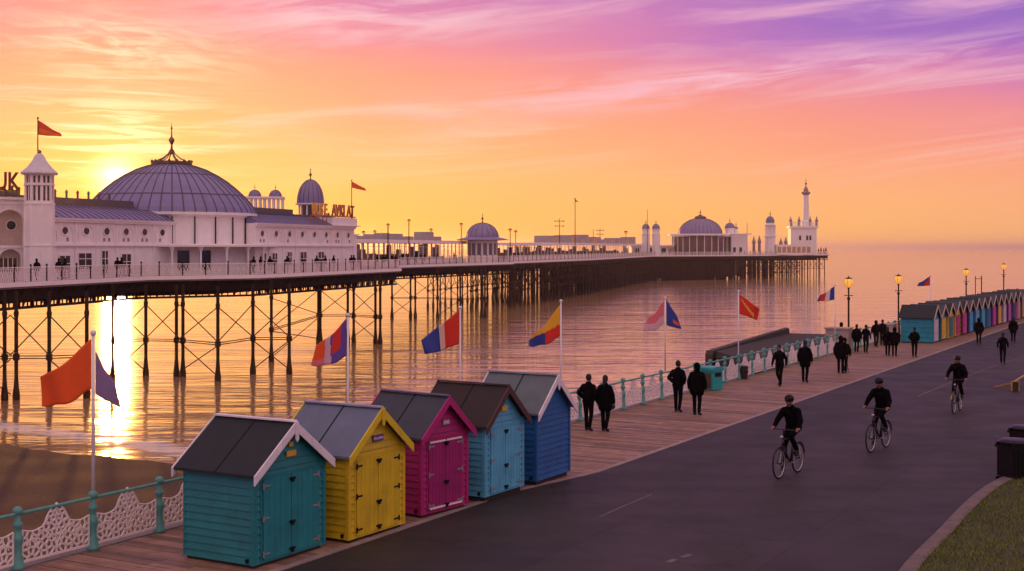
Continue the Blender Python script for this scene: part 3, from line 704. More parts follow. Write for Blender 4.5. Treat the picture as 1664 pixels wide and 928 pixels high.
for k in range(9): x = .3 + k * (L - .6) / 8; ch.lathe([(.09, 0), (.09, .35), (.14, .38), (.05, .5)], (x, 2, H + .75), 6)
ch.box(0, L, 1.2, 6, H + .2, H + .76); ch.build('roof_parapet', mat('dark_parapet', (.12, .09, .09), .6), t)
# rooftop letters
q = Q(-9, 101, hz(307, 101)); 
t = thing('rooftop_sign', 'dark red letters standing above the roof beside the tower', 'sign', q, rz)
RED = mat('dark_red_letter', (.16, .02, .02), .5, .1)
text_obj('UK', 1.95, .07, 'letter', RED, t, (0, 0, 0), sx=.72, bold=.03)
mb = MB(); mb.bar((-.2, .1, -.06), (1.9, .1, -.06), .08, .08)
for x in (0, .9, 1.7): mb.bar((x, .1, -.06), (x, .1, -.95), .06, .06)
mb.build('sign_frame', IRON, t)

# corner tower
q = Q(64, 101.4, DECK_Z)
t = thing('corner_tower', 'slim white octagonal tower with bell shaped cap and slot windows', 'tower', q, R(8))
MB().lathe([(1.12, 0), (1.12, 6.0), (1.0, 6.05), (1.0, 8.35)], (0, 0, 0), 8, ph=R(22.5)).build('shaft', WHITE, t)
mb = MB()
for k in range(8):
    a = R(22.5 + 45 * k)
    mb.box(-.08, .08, -.08, .08, 0, 0)  # placeholder, replaced below
    mb.v = mb.v[:-8]; mb.f = mb.f[:-6]; mb.m = mb.m[:-6]
    mb.bar((1.1 * math.cos(a), 1.1 * math.sin(a), 0), (1.1 * math.cos(a), 1.1 * math.sin(a), 6.0), .14, .14); mb.bar((1.03 * math.cos(a), 1.03 * math.sin(a), 6.1), (1.03 * math.cos(a), 1.03 * math.sin(a), 8.3), .16, .16)
for z in (2.7, 5.95, 7.45): mb.lathe([(1.19, z), (1.19, z + .12)], (0, 0, 0), 8, ph=R(22.5))
mb.build('moulding', WHITE, t)
for k in range(8):
    a = R(45 * k); ap = 1.0 * math.cos(R(22.5)); c_, s_ = math.cos(a), math.sin(a)
    for z0, z1 in ((6.25, 7.4), (7.65, 8.2)):
        for o_ in (-.17, .17):
            mb = MB(); mb.bar((c_ * ap - s_ * o_, s_ * ap + c_ * o_, z0), (c_ * ap - s_ * o_, s_ * ap + c_ * o_, z1), .16, .05, up=(c_, s_, 0)); mb.build('slot_window', GLASSD, t)
MB().lathe([(1.38, 8.3), (1.42, 8.42), (1.36, 8.5), (.95, 8.85), (.6, 9.3), (.38, 9.75), (.22, 9.95), (.05, 10.0)], (0, 0, 0), 16).build('roof', mat('pale_lead_cap', (.55, .53, .6), .45, .1), t, smooth=True)
mb = MB().ball((0, 0, 10.08), .17, 10); mb.build('finial', FINIAL, t)

# left wing
qa = Q(87, 105, DECK_Z); qb = Q(277, 121.3, DECK_Z); rz = math.atan2((qb - qa).y, (qb - qa).x); L = (qb - qa).length
t = thing('pier_hall_wing', 'white left wing with six dark portholes between tower and big dome', 'building', qa, rz, 'porthole wings either side of the big dome')
wing(t, L, 6, [(.7, 2.0, .02, 1.9, 'd'), (3.2, 4.9, .7, 2.1, 'w'), (6.4, 7.2, .3, 2.3, 'w'), (9.3, 10.6, .02, 2.0, 'd')])
mb = MB(); mb.box(0, L * .93, 3.2, 5.8, 6.26, 6.9); mb.build('clerestory', mat('dark_parapet', (.12, .09, .09), .6), t)
for k in range(9): MB().lathe([(.1, 0), (.1, .45), (.15, .5), (.05, .7)], (.3 + k * 1.55, 3.6, 6.9), 6).build('chimney_pot', mat('dark_parapet', (.12, .09, .09), .6), t)
# right wing
qa = Q(414, 127, DECK_Z); qb = Q(574, 150, DECK_Z); rz = math.atan2((qb - qa).y, (qb - qa).x); L = (qb - qa).length; RWQ, RWZ, RWL = qa, rz, L
t = thing('pier_hall_wing', 'white right wing with eight portholes between big dome and letter sign', 'building', qa, rz, 'porthole wings either side of the big dome')
wing(t, L, 8, [(1.3, 2.2, .02, 2.0, 'd'), (3.6, 4.6, .02, 2.0, 'd'), (7.0, 7.9, .6, 2.1, 'w'), (10.0, 11.4, .02, 2.1, 'd'), (14.4, 15.8, .02, 2.1, 'd')], roofh=1.2, wsx=1.25)
mb = MB(); mb.box(.5, L * .62, 3.2, 5.8, 6.21, 6.75); mb.build('clerestory', mat('dark_parapet', (.12, .09, .09), .6), t)
mb = MB(); mb.box(L - 6.5, L + .35, -.35, 3.0, 5.04, 5.95); mb.box(L - 6.8, L + .8, -.6, 3.2, 5.0, 5.12); mb.build('parapet', WHITE, t)
mb = MB(); mb.box(L, L + .6, 2.0, 9, 0, 4.2); mb.box(L + .6, L + 2.2, .5, 7, 0, 4.0); mb.box(L + .5, L + 2.4, .3, 7.1, 4.0, 4.15); mb.build('annex', WHITE, t)
# the great dome
cq = Q(279, 129.3, DECK_Z)
t = thing('domed_pier_hall', 'great domed pier hall with lavender grey ribbed dome and white drum', 'building', cq, R(-105))
MB().lathe([(8.0, 0), (8.0, 5.75)], (0, 0, 0), 24).build('drum', WHITE, t)
mb = MB(); mb.lathe([(8.05, 5.45), (8.2, 5.6), (8.5, 5.7), (8.5, 5.95), (8.2, 5.98)], (0, 0, 0), 24)
mb.lathe([(8.12, 0), (8.12, .4)], (0, 0, 0), 24); mb.build('cornice', WHITE, t)
for k in range(24):
    a = R(15 * k); a1 = R(15 * k + 7.5)
    if 4 <= k <= 19 and False: continue
    mb = MB().tube([(8.08 * math.cos(a), 8.08 * math.sin(a), 2.95), (8.08 * math.cos(a), 8.08 * math.sin(a), 5.7)], .07, 6); mb.build('downpipe', IRON, t)
    c_, s_ = math.cos(a1), math.sin(a1); ap = 8.0 * math.cos(R(7.5)) + .02
    pts = []
    for (xx, zz_) in arch(0, .72, 3.1, 4.6, .62, 8): pts.append((c_ * ap - s_ * xx, s_ * ap + c_ * xx, zz_))
    MB().tube(pts, .04, 5).build('arched_panel', WHITE, t)
MB().lathe([(8.0, 2.78), (10.3, 2.66), (10.35, 2.66), (10.35, 2.84), (8.0, 2.95)], (0, 0, 0), 24).build('canopy', WHITE, t)
for k in range(-6, 7):
    a = R(15 * k); x, y = 10.0 * math.cos(a), 10.0 * math.sin(a)
    mb = MB().lathe([(.16, 0), (.16, .3), (.1, .35), (.1, 2.2), (.2, 2.45), (.32, 2.66)], (x, y, 0), 8); mb.build('column', WHITE, t)
for k in (-1, 0, 1, 2, 3):
    a = R(15 * k + 7.5); c_, s_ = math.cos(a), math.sin(a); ap = 7.96
    f = MB(); f.bar((c_ * ap, s_ * ap, .05), (c_ * ap, s_ * ap, 2.3), 1.1, .12, up=(c_, s_, 0)); f.build('doorway', GLASSD, t)
dome(t, (0, 0, 5.96), 8.35, 5.0, 48, 1.85, (3, 6), 14, m=LEAD, ribw=.06, pr=[(8.35 * a_, 4.95 * b_) for a_, b_ in ((1, 0), (.975, .1), (.925, .22), (.85, .36), (.76, .5), (.66, .64), (.54, .77), (.41, .885), (.3, .95), (.22, .985))])
mb = MB(); mb.lathe([(1.9, 10.75), (2.0, 10.9), (2.0, 11.1), (1.9, 11.15), (1.0, 11.25)], (0, 0, 0), 24)
for k in range(16):
    a = R(22.5 * k); mb.ball((1.95 * math.cos(a), 1.95 * math.sin(a), 11.2), .14, 8)
for k in range(8):
    a = R(45 * k); mb.tube([(1.7 * math.cos(a), 1.7 * math.sin(a), 11.15), (.9 * math.cos(a), .9 * math.sin(a), 11.5), (.35 * math.cos(a), .35 * math.sin(a), 11.95), (.12 * math.cos(a), .12 * math.sin(a), 12.4)], .06, 5)
mb.build('lantern_crown', FINIAL, t)
finial(t, (0, 0, 11.9), 3.2, .27)

# turret pavilion behind the right wing with two small domes
Yt = 152; q = Q(430, Yt, DECK_Z); k_ = Yt / F
t = thing('roof_pavilion', 'small open columned rooftop pavilion with two pale domes', 'pavilion', q, R(8))
zt = hz(321, Yt) - DECK_Z; zb = hz(345, Yt) - DECK_Z
MB().box(-31 * k_, 31 * k_, -1, 2, 0, zb).build('base', WHITE, t)
MB().box(-32 * k_, 32 * k_, -1.2, 2.2, zt - .15, zt + .1).build('entablature', WHITE, t)
for i in range(9):
    x = (-29 + i * 7.2) * k_; MB().box(x - .13, x + .13, -1, -.7, zb, zt - .15).build('column', WHITE, t); MB().box(x - .13, x + .13, 1.5, 1.8, zb, zt - .15).build('column', WHITE, t)
for x in (-16, 17):
    o = dome(t, (x * k_, .5, zt + .12), .72, .8, 12, .05, (), 8, ribw=.03); finial(o, (x * k_, .5, zt + .9), .8, .07)
# onion turret
Yt = 147; q = Q(504.5, Yt, DECK_Z); k_ = Yt / F
t = thing('domed_turret', 'turret with tall purple grey bulb dome beside the letter sign', 'turret', q, 0)
z0 = hz(331, Yt) - DECK_Z
MB().lathe([(1.15, 0), (1.15, z0 - 1.4)], (0, 0, 0), 12).build('base', WHITE, t)
for k in range(10):
    a = R(36 * k + 9); MB().tube([(1.25 * math.cos(a), 1.25 * math.sin(a), z0 - 1.5), (1.25 * math.cos(a), 1.25 * math.sin(a), z0 - .15)], .1, 6).build('column', WHITE, t)
MB().lathe([(1.0, z0 - 1.4), (1.0, z0 - .15)], (0, 0, 0), 12).build('core', mat('dark_core', (.1, .08, .08), .7), t)  # dark core inside the ring of columns
MB().lathe([(1.4, z0 - .2), (1.78, z0 - .1), (1.78, z0), (1.4, z0 + .04)], (0, 0, 0), 16).build('cornice', WHITE, t)
dome(t, (0, 0, z0), 1.5, 2.75, 16, .05, (), 14, .02, ribw=.035); finial(t, (0, 0, z0 + 2.62), 1.55, .16)
# letter sign
p_a = RWQ + Vector((math.cos(RWZ), math.sin(RWZ), 0)) * (RWL * .53); 
t = thing('rooftop_sign', 'long rust orange letter sign standing on the right wing roof', 'sign', (p_a.x, p_a.y, hz(350, 143)), RWZ)
OR = mat('burnt_orange_letter', (.42, .13, .03), .5, .2)
zl = 0; Ls = RWL * .47
str_ = 'BUSE.AVKIAT'
for i, chh in enumerate(str_):
    text_obj(chh, 1.75, .07, 'letter', OR if i > 3 else mat('amber_letter', (.75, .36, .06), .5, .1), t, (i * Ls / 11 + .05, -.1, .05), sx=.9, bold=.045)
mb = MB(); mb.box(-.1, Ls + .3, -.2, .0, -.12, .02)
mb.build('sign_rail', OR, t)
mb = MB()
for i in range(12): mb.bar((i * Ls / 11, .05, -.1), (i * Ls / 11, .05, -1.0), .08, .08)
mb.build('sign_leg', OR, t)

# glazed pavilion
def facing(px): return -math.atan2((px - CX) / F, 1)
WARM = mat('painted_glow_wall', (.5, .3, .16), .7, .2, .6)  # orange glow between the columns put into the colour, windows included
def glass_hall(name, lab, a, b_, H, dep, nb, clutter=True, thick=.5, warm=True, roofover=.6):
    rz = math.atan2((b_ - a).y, (b_ - a).x); L = (b_ - a).length
    t = thing(name, lab, 'building', a, rz)
    MB().box(-roofover, L + roofover, -roofover, dep, H - thick, H).build('roof', WHITE, t)
    MB().box(0, L, 0, dep - .5, 0, .12).build('floor', DECK, t)
    MB().box(-.05, L + .05, -.05, .05, .12, .8).build('low_wall', WHITE, t)
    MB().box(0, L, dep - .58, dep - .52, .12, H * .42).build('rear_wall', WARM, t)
    mb = MB()
    for k in range(nb + 1):
        x = L * k / nb; mb.box(x - .07, x + .07, -.08, .08, .8, H - thick)
        mb.box(x - .07, x + .07, dep - .6, dep - .5, .12, H - thick)
    mb.box(0, L, -.05, .05, H * .72, H * .72 + .07); mb.build('mullion', WHITE, t)
    if clutter:
        for k in range(nb):
            if random.random() < (.5 if nb == 22 else .22):
                xx = L * (k + random.uniform(.1, .6)) / nb; MB().box(xx, xx + random.uniform(.4, 1.1), dep * .3, dep * .3 + .5, .12, random.uniform(1.0, 1.7)).build('counter', mat('dark_booth', (.05, .03, .03), .6), t)
            if random.random() < .55:
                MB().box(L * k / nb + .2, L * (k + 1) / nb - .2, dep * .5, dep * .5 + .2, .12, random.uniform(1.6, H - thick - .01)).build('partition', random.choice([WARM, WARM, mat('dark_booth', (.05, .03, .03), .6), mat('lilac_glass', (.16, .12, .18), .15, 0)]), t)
    return t
a = Q(588, 172, DECK_Z); b_ = Q(752, 222, DECK_Z)
t = glass_hall('glazed_pavilion', 'long low glazed pavilion with painted orange glow left of the domed kiosk', a, b_, 3.7, 7, 22)
for x, w_, h_ in ((5, 2, .5), (12, 3, .8), (16.5, 1.2, 1.0), (20, 4, .95), (27, 2.5, .6), (36, 4.5, 1.4), (43, 2, .7)): MB().box(x, x + w_, 2, 4, 3.7, 3.7 + h_).build('roof_box', mat('grey_roof_plant', (.3, .25, .27), .6, .2), t)
# domed kiosk
Yk = 221; q = Q(784, Yk, DECK_Z); k_ = Yk / F
t = thing('domed_kiosk', 'white octagonal kiosk with wide eaves and lavender dome at mid pier', 'kiosk', q, 0)
MB().lathe([(2.75, 0), (2.75, 1.0), (2.6, 1.05), (2.6, 3.9)], (0, 0, 0), 16).build('wall', WHITE, t)
for k in range(16):
    a_ = R(22.5 * k + 11.25); c_, s_ = math.cos(a_), math.sin(a_); MB().bar((c_ * 2.58, s_ * 2.58, 1.3), (c_ * 2.58, s_ * 2.58, 3.3), .62, .1, up=(c_, s_, 0)).build('window', mat('lilac_glass', (.16, .12, .18), .15, 0), t)
MB().lathe([(2.7, 3.75), (4.3, 3.82), (4.45, 3.9), (4.3, 3.98), (2.8, 4.35)], (0, 0, 0), 32).build('eaves', LEAD, t)
dome(t, (0, 0, 4.3), 2.75, 2.5, 16, .08, (), 12, ribw=.05); finial(t, (0, 0, 6.75), 1.8, .2)
# low buildings beyond
t = glass_hall('low_pier_building', 'low white arcade building just right of the domed kiosk', Q(826, 246, DECK_Z), Q(905, 290, DECK_Z), 3.5, 8, 14)
t = glass_hall('low_pier_building', 'long low white pavilion in the middle distance beneath the tall thin flagstaff', Q(905, 292, DECK_Z), Q(1046, 420, DECK_Z), 3.7, 9, 30)
for x, w_, h_ in ((3, 12, 1.6), (17, 3, .8), (24, 10, 1.9), (38, 4, 1.1), (45, 3, 2.2), (52, 14, 1.7), (70, 5, 1.0), (80, 9, 1.2), (93, 8, 1.7), (108, 10, 1.4), (122, 6, 2.2)):
    MB().box(x, x + w_, 2, 6, 3.7, 3.7 + h_).build('roof_box', mat('grey_roof_plant', (.3, .25, .27), .6, .2), t)
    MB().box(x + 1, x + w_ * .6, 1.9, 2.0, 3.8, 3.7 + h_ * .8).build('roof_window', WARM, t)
# distant twin turrets
for px, lab in ((1049.5, 'left one of the distant pair of small domed white turrets'), (1066, 'right one of the distant pair of small domed white turrets')):
    Yt = 428; k_ = Yt / F; t = thing('domed_turret', lab, 'turret', Q(px, Yt, DECK_Z), 0)
    z0 = hz(372, Yt) - DECK_Z
    MB().lathe([(1.35, 0), (1.35, z0 - 1.9), (1.55, z0 - 1.8), (1.2, z0 - 1.7), (1.2, z0 - .3), (1.5, z0 - .2), (1.5, z0)], (0, 0, 0), 12).build('shaft', WHITE, t)
    dome(t, (0, 0, z0), 1.25, 1.7, 12, .05, (), 10, .03, ribw=.03); finial(t, (0, 0, z0 + 1.6), 1.5, .2)
# distant domed hall
Yh = 446; k_ = Yh / F; q = Q(1138, Yh, DECK_Z)
t = thing('distant_domed_hall', 'distant round hall with ribbed violet dome near the pier end', 'building', q, 0)
ze = hz(383, Yh) - DECK_Z
MB().lathe([(9.6, 0), (9.6, ze)], (0, 0, 0), 24, sx=1.0).build('glazed_wall', mat('dusky_glass', (.12, .07, .07), .2, .3, .5), t)
MB().box(-11, 15.0, -8, -7.4, ze - .35, ze - .1).build('beam', WHITE, t)
MB().lathe([(10.5, ze - .05), (11, ze), (11, ze + .5), (8, ze + .6)], (0, 0, 0), 32).build('eaves', WHITE, t)
for k in range(24):
    a_ = R(15 * k); MB().tube([(9.7 * math.cos(a_), 9.7 * math.sin(a_), 0), (9.7 * math.cos(a_), 9.7 * math.sin(a_), ze)], .16, 6).build('column', WHITE, t)
dome(t, (0, 0, ze + .55), 7.5, 5.5, 32, 1.7, (), 12, ribw=.08)
MB().lathe([(1.8, ze + 5.85), (2.0, ze + 6.1), (2.0, ze + 6.5), (.8, ze + 6.9), (.3, ze + 7.3)], (0, 0, 0), 16).build('lantern_crown', FINIAL, t); finial(t, (0, 0, ze + 7.2), 2.0, .3)
MB().box(9.7, 15, -6, 6, 0, ze + .3).build('side_block', WHITE, t); MB().box(9.4, 16.5, -6.5, 6.3, ze + .31, ze + .7).build('side_roof', WHITE, t)
for x0 in (10.3, 12.4): MB().box(x0, x0 + .9, -6.08, -6.01, .8, 2.6).build('window', GLASSD, t)
MB().box(-24, -9.7, -3, 5, 0, 2.9).build('side_block', WHITE, t); MB().box(-24.5, -9.6, -3.8, 5.4, 2.91, 3.4).build('side_roof', WHITE, t)
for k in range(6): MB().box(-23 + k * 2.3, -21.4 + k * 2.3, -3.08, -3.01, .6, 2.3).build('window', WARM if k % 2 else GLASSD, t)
for px, r_, yt, yb, lab in ((1186, 1.75, 357, 371, 'plump domed turret directly right of the distant hall dome'), (1196, .7, 361, 372, 'thin pointed turret right of the distant hall dome')):
    Yt = 447; t = thing('domed_turret', lab, 'turret', Q(px, Yt, DECK_Z + 5), 0); z0 = hz(yb, Yt) - DECK_Z - 5
    MB().lathe([(r_ * .9, -1.4), (r_ * .9, z0 - .3), (r_ * 1.1, z0 - .2), (r_ * 1.1, z0)], (0, 0, 0), 12).build('shaft', WHITE, t)
    dome(t, (0, 0, z0), r_, r_ * 1.1, 12, .05, (), 8, ribw=.03); finial(t, (0, 0, z0 + r_), 2.0, .2)
# domed tower
Yt = 452; q = Q(1251.5, Yt, DECK_Z); t = thing('domed_tower', 'slender white tower with dark blue bulb dome left of the lighthouse column', 'tower', q, 0); z0 = hz(362, Yt) - DECK_Z
MB().lathe([(1.9, 0), (1.8, z0 - 5.0), (2.2, z0 - 4.9), (2.2, z0 - 4.6), (1.35, z0 - 4.4), (1.35, z0 - 1.2), (2.0, z0 - 1.0), (2.0, z0 - .7), (1.4, z0 - .6), (1.4, z0)], (0, 0, 0), 12).build('shaft', WHITE, t)
for k in range(8):
    a_ = R(45 * k); MB().tube([(1.75 * math.cos(a_), 1.75 * math.sin(a_), z0 - 4.5), (1.75 * math.cos(a_), 1.75 * math.sin(a_), z0 - 1.0)], .14, 6).build('column', WHITE, t)
dome(t, (0, 0, z0), 1.5, 2.3, 12, .05, (), 10, .04, m=mat('blue_lead', (.16, .19, .33), .4, .1), ribw=.03); finial(t, (0, 0, z0 + 2.2), 2.2, .22)
MB().box(1.8, 14.5, -2.0, 2, 0, 3.6).build('arcade', WHITE, t)
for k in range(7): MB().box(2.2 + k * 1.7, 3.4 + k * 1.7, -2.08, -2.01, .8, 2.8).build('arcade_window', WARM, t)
# castle with the lighthouse column
Yt = 466; k_ = Yt / F; q = Q(1303.5, Yt, DECK_Z); t = thing('castle_tower', 'square white castellated block carrying the tall lighthouse column at pier end', 'tower', q, R(-6))
zt = hz(371, Yt) - DECK_Z; hw = 20.5 * k_
MB().box(-hw, hw, -hw, hw, 0, zt).build('wall', WHITE, t)
MB().box(-hw - .5, hw + .5, -hw - .5, hw + .5, zt + .001, zt + .8).build('cornice', WHITE, t)
mb = MB()
for k in range(12):
    x = -hw - .3 + k * (2 * hw + .6) / 11; mb.box(x - .16, x + .16, -hw - .45, -hw - .15, zt + .8, zt + 1.9)
mb.box(-hw - .4, hw + .4, -hw - .4, -hw - .2, zt + 1.9, zt + 2.1); mb.build('balustrade', WHITE, t)
for x in (-hw, -hw * .35, hw * .5, hw):
    MB().lathe([(.45, 0), (.45, 1.6), (.6, 1.8), (.25, 2.6), (.04, 3.6)], (x, -hw, zt + .8), 8).build('pinnacle', mat('dark_stone', (.3, .22, .22), .6, .1), t)
for (x, z_, w_, h_) in ((-1.6, 5.2, .7, 1.6), (.9, 5.2, .7, 1.6), (2.0, 5.2, .7, 1.6), (-1.8, 1.2, .8, 2.0), (1.2, 1.2, 1.6, 2.0)): MB().box(x, x + w_, -hw - .07, -hw - .01, z_, z_ + h_).build('window', GLASSD, t)
zc = zt + .8; zg = hz(317, Yt) - DECK_Z; xo = (1309.5 - 1303.5) * k_
MB().lathe([(1.6, 0), (1.6, 1.5), (1.15, 2.2), (.95, zg - zc), ], (xo, 0, zc), 12).build('column', WHITE, t)
MB().lathe([(.95, 0), (1.5, .5), (1.6, .8), (1.5, 1.1), (.9, 1.3), (.8, 2.2), (.4, 2.8), (.15, 3.4)], (xo, 0, zg), 12).build('gallery', mat('dark_stone', (.3, .22, .22), .6, .1), t); finial(t, (xo, 0, zg + 2.6), 3.4, .35)
# pinnacles between tower and castle, distant roofline bits
sp = mat('dark_stone', (.3, .22, .22), .6, .1)  # stone tone darker than the white walls
for px, top in ((1210, 395), (1225, 383), (1234, 382), (1269, 386), (1277, 384)):
    Yt = 458; t_ = MB().lathe([(.5, 0), (.5, (hz(top, Yt) - DECK_Z) * .6), (.75, (hz(top, Yt) - DECK_Z) * .64), (.3, (hz(top, Yt) - DECK_Z) * .85), (.04, hz(top, Yt) - DECK_Z)], (0, 0, 0), 8).build('pinnacle', sp)
    t_.location = Q(px, Yt, DECK_Z); tag(t_, {1210: 'short pinnacle behind the railing right of the distant hall', 1225: 'first of two pointed pinnacles left of the blue domed tower', 1234: 'pointed pinnacle closest to the blue domed tower', 1269: 'pinnacle between blue domed tower and castle block, further left', 1277: 'pinnacle standing directly beside the castle block'}[px], 'pinnacle', 'dark pinnacles near the pier end')
# ------------------------------------------------------------------ pier lamps, masts
def pier_lamp(px, top, Y, lab, kind='lamp'):
    q = Q(px, Y, DECK_Z); h = hz(top, Y) - DECK_Z
    t = thing('pier_lamp', lab, 'lamp', q, 0, 'tall lamps along the pier')
    s = Y / F
    MB().tube([(0, 0, 0), (0, 0, .9), (0, 0, .95), (0, 0, h - 6 * s)], [.14, .12, .08, .07], 8).build('post', IRON, t)
    MB().lathe([(1.0 * s, -6 * s), (3.2 * s, -2.5 * s), (3.2 * s, -2.0 * s)], (0, 0, h), 8).build('lantern', mat('pier_lantern_glass', (.6, .3, .08), .3, .1, emit=(1, .45, .12), es=.35), t)
    MB().lathe([(3.6 * s, -2.0 * s), (1.8 * s, -.9 * s), (.5 * s, 0)], (0, 0, h), 8).build('cap', IRON, t)
for px, top, Y, lab in ((591, 375, 196, 'leftmost small lamp behind the glazed pavilion roof'), (609, 374, 196, 'small lamp second from left behind the glazed pavilion roof'), (630.5, 363, 164, 'tall pier lamp at the railing in front of the pavilion, left one'),
                        (664.5, 356, 190, 'tallest pier lamp rising over the middle of the glazed pavilion'), (700.5, 371, 225, 'short pier lamp above the right half of the glazed pavilion'), (749.5, 362, 226, 'pier lamp immediately left of the domed kiosk'),
                        (829, 371, 236, 'pier lamp immediately right of the domed kiosk'), (838, 374, 250, 'smaller pier lamp second right of the domed kiosk'), (1017, 375, 400, 'small distant pier lamp left of the twin turrets')):
    pier_lamp(px, top, Y, lab)
def mast(px, top, Y, lab, arms=False, name='mast', bot=None):
    q = Q(px, Y, DECK_Z); h = hz(top, Y) - DECK_Z; mb = MB().tube([(0, 0, 0), (0, 0, h)], [.12, .07], 6)
    if arms:
        for z_, w_ in ((h - .6, 1.0), (h - 1.7, .9)): mb.tube([(-w_, 0, z_), (w_, 0, z_)], .07, 5); mb.ball((-w_, 0, z_), .16, 6); mb.ball((w_, 0, z_), .16, 6)
    o = mb.build(name, IRON); o.location = q; tag(o, lab, name); return o
mast(909, 355, 290, 'slender mast with crossed arms over the low pier buildings', True)
mast(1052, 340, 426, 'thin bare mast rising from the twin turrets'); mast(1214, 362, 450, 'plain thick mast between distant hall and domed tower'); mast(964, 372, 360, 'short thin mast over the middle pavilion'); mast(975, 371, 372, 'short second mast just right of the middle pavilion mast', True)

# ------------------------------------------------------------------ flags
def cloth(name, cols): return [mat(n, c, .75, .06, 5, .05, 60) for n, c in cols]
RED_ = ('red_flag_cloth', (.72, .03, .012)); ORG = ('orange_red_flag_cloth', (.85, .10, .01)); PUR = ('purple_flag_cloth', (.25, .17, .33)); BLU = ('navy_flag_cloth', (.03, .05, .28))
WHT = ('white_flag_cloth', (.78, .66, .66)); YEL = ('yellow_flag_cloth', (.85, .45, .02)); PNK = ('pink_flag_cloth', (.75, .17, .2)); LIL = ('lilac_flag_cloth', (.6, .35, .45)); VIO = ('violet_flag_cloth', (.13, .07, .33)); PLI = ('pale_pink_flag_cloth', (.72, .42, .46))
def flag(parent, px0, Y, ht, hb, ft, fb, cols, fn, wave=.06, sag=.0, n=28, label=None, seedp=0.0, zbase=0.0):
    """hoist top/bottom heights and fly corners given where the photograph shows them, in the pole's own distance"""
    s = Y / F; A = Vector(((ht[0] - px0) * s, 0, hz(ht[1], Y) - zbase)); B = Vector(((hb[0] - px0) * s, 0, hz(hb[1], Y) - zbase))
    Cc = Vector(((ft[0] - px0) * s, 0, hz(ft[1], Y) - zbase)); Dd = Vector(((fb[0] - px0) * s, 0, hz(fb[1], Y) - zbase))
    m = n // 2; vs = []; L = (Cc - A).length; H = (A - B).length
    for i in range(n + 1):
        u = i / n
        for j in range(m + 1):
            v = j / m; q = (A * (1 - u) + Cc * u) * (1 - v) + (B * (1 - u) + Dd * u) * v
            ph = seedp + u * 7.5 + v * 1.6 * u
            q.y += wave * L * u ** .6 * math.sin(ph) + .1 * L * u; q.z += (-.10 * math.sin(math.pi * u) + .02 * math.sin(ph * 1.3)) * H * sag * (1 if v > .5 else .6) + .03 * H * math.sin(ph) * (1 - v) * u
            vs.append(q)
    fs = []; mi = []
    for i in range(n):
        for j in range(m): fs.append((i * (m + 1) + j, i * (m + 1) + j + 1, (i + 1) * (m + 1) + j + 1, (i + 1) * (m + 1) + j)); mi.append(fn((i + .5) / n, (j + .5) / m))
    mb = MB(); mb.v = [tuple(v) for v in vs]; mb.f = fs; mb.m = mi
    o = mb.build('flag', cloth('f', cols), parent, smooth=True); so_ = o.modifiers.new('thickness', 'SOLIDIFY'); so_.thickness = .008
    if label: o['label'] = label
    return o
def pole(name, lab, px, Y, top, zb, r=.03, m=WHITE2, grp='flagpoles along the promenade railing', cat='flag'):
    q = Q(px, Y, zb); t = thing(name, lab, cat, q, 0, grp); h = hz(top, Y) - zb
    MB().tube([(0, 0, 0), (0, 0, h)], [r, r * .75], 10).build('pole', m, t, smooth=True); MB().ball((0, 0, h), r * 1.7, 10).build('pole_cap', m, t, smooth=True); return t
def railY(px):                                  # distance at which the railing line crosses that column of the photograph
    k = (px - CX) / F; return (P0.x - D.x / D.y * P0.y) / (k - D.x / D.y)
Yp = 24.33; zt_ = 1.1
t = pole('flagpole', 'white pole with large orange flag and purple flag nearest the camera', 151.5, Yp, 541, zt_, .036)
flag(t, 151.5, Yp, (148.5, 550), (148.5, 632), (59, 616), (63, 661), [ORG], lambda u, v: 0, .07, 1.2, zbase=zt_, label='large orange red flag blowing to the left')
flag(t, 151.5, Yp, (155, 570), (155, 640), (186, 628), (197, 666), [PUR], lambda u, v: 0, .05, .2, zbase=zt_, seedp=2, label='narrow purple flag hanging to the right')
Yp = railY(565); t = pole('flagpole', 'white pole behind yellow hut with red, white and purple flag', 565.5, Yp, 512, .05)
flag(t, 565.5, Yp, (563, 518), (563, 579), (512, 563), (504, 595), [VIO, RED_, PLI, ORG, PNK], lambda u, v: (1 if (.18 < u < .42 and v < .62) else 0) if u < .42 + .1 * (1 - v) else (2 if u < .62 + .06 * (1 - v) else (4 if v > .72 else 3)), .06, 1.0, zbase=.05, seedp=1)
Yp = railY(748); t = pole('flagpole', 'white pole behind light blue hut with red, cream and navy tricolour', 748, Yp, 500, .05)
flag(t, 748, Yp, (746, 503), (746, 557), (684, 552), (690, 576), [RED_, ('cream_flag_cloth', (.85, .55, .4)), ('navy_flag_cloth', (.03, .05, .28))], lambda u, v: 0 if u < .38 else (1 if u < .54 else 2), .06, .6, zbase=.05, seedp=3)
Yp = railY(911.5); t = pole('flagpole', 'white pole behind dark blue hut with yellow, red and blue flag', 911.5, Yp, 489, .05)
flag(t, 911.5, Yp, (910, 496), (910, 547), (860, 552), (859, 563), [YEL, RED_, BLU], lambda u, v: 0 if v < .62 - .42 * u else (1 if u < .45 else 2), .05, 1.1, zbase=.05, seedp=.5)
Yp = railY(1081); t = pole('flagpole', 'white pole on the railing with pink flag left and blue flag right', 1081, Yp, 484, 1.05)
flag(t, 1081, Yp, (1079, 488), (1079, 526), (1054, 517), (1044, 537), [PNK, PLI], lambda u, v: 0 if v < .62 - .1 * u else 1, .05, 1.5, zbase=1.05, label='pink and white flag blowing left')
flag(t, 1081, Yp, (1083, 486), (1083, 528), (1101, 515), (1108, 535), [BLU, ORG], lambda u, v: 1 if (.5 < u < .92 and .55 < v < .8) else 0, .04, .2, zbase=1.05, seedp=2, label='blue flag with orange patch drooping right')
Yp = railY(1200); t = pole('flagpole', 'white pole beside the dark breakwater with red flag and yellow swoosh', 1200, Yp, 473, .05)
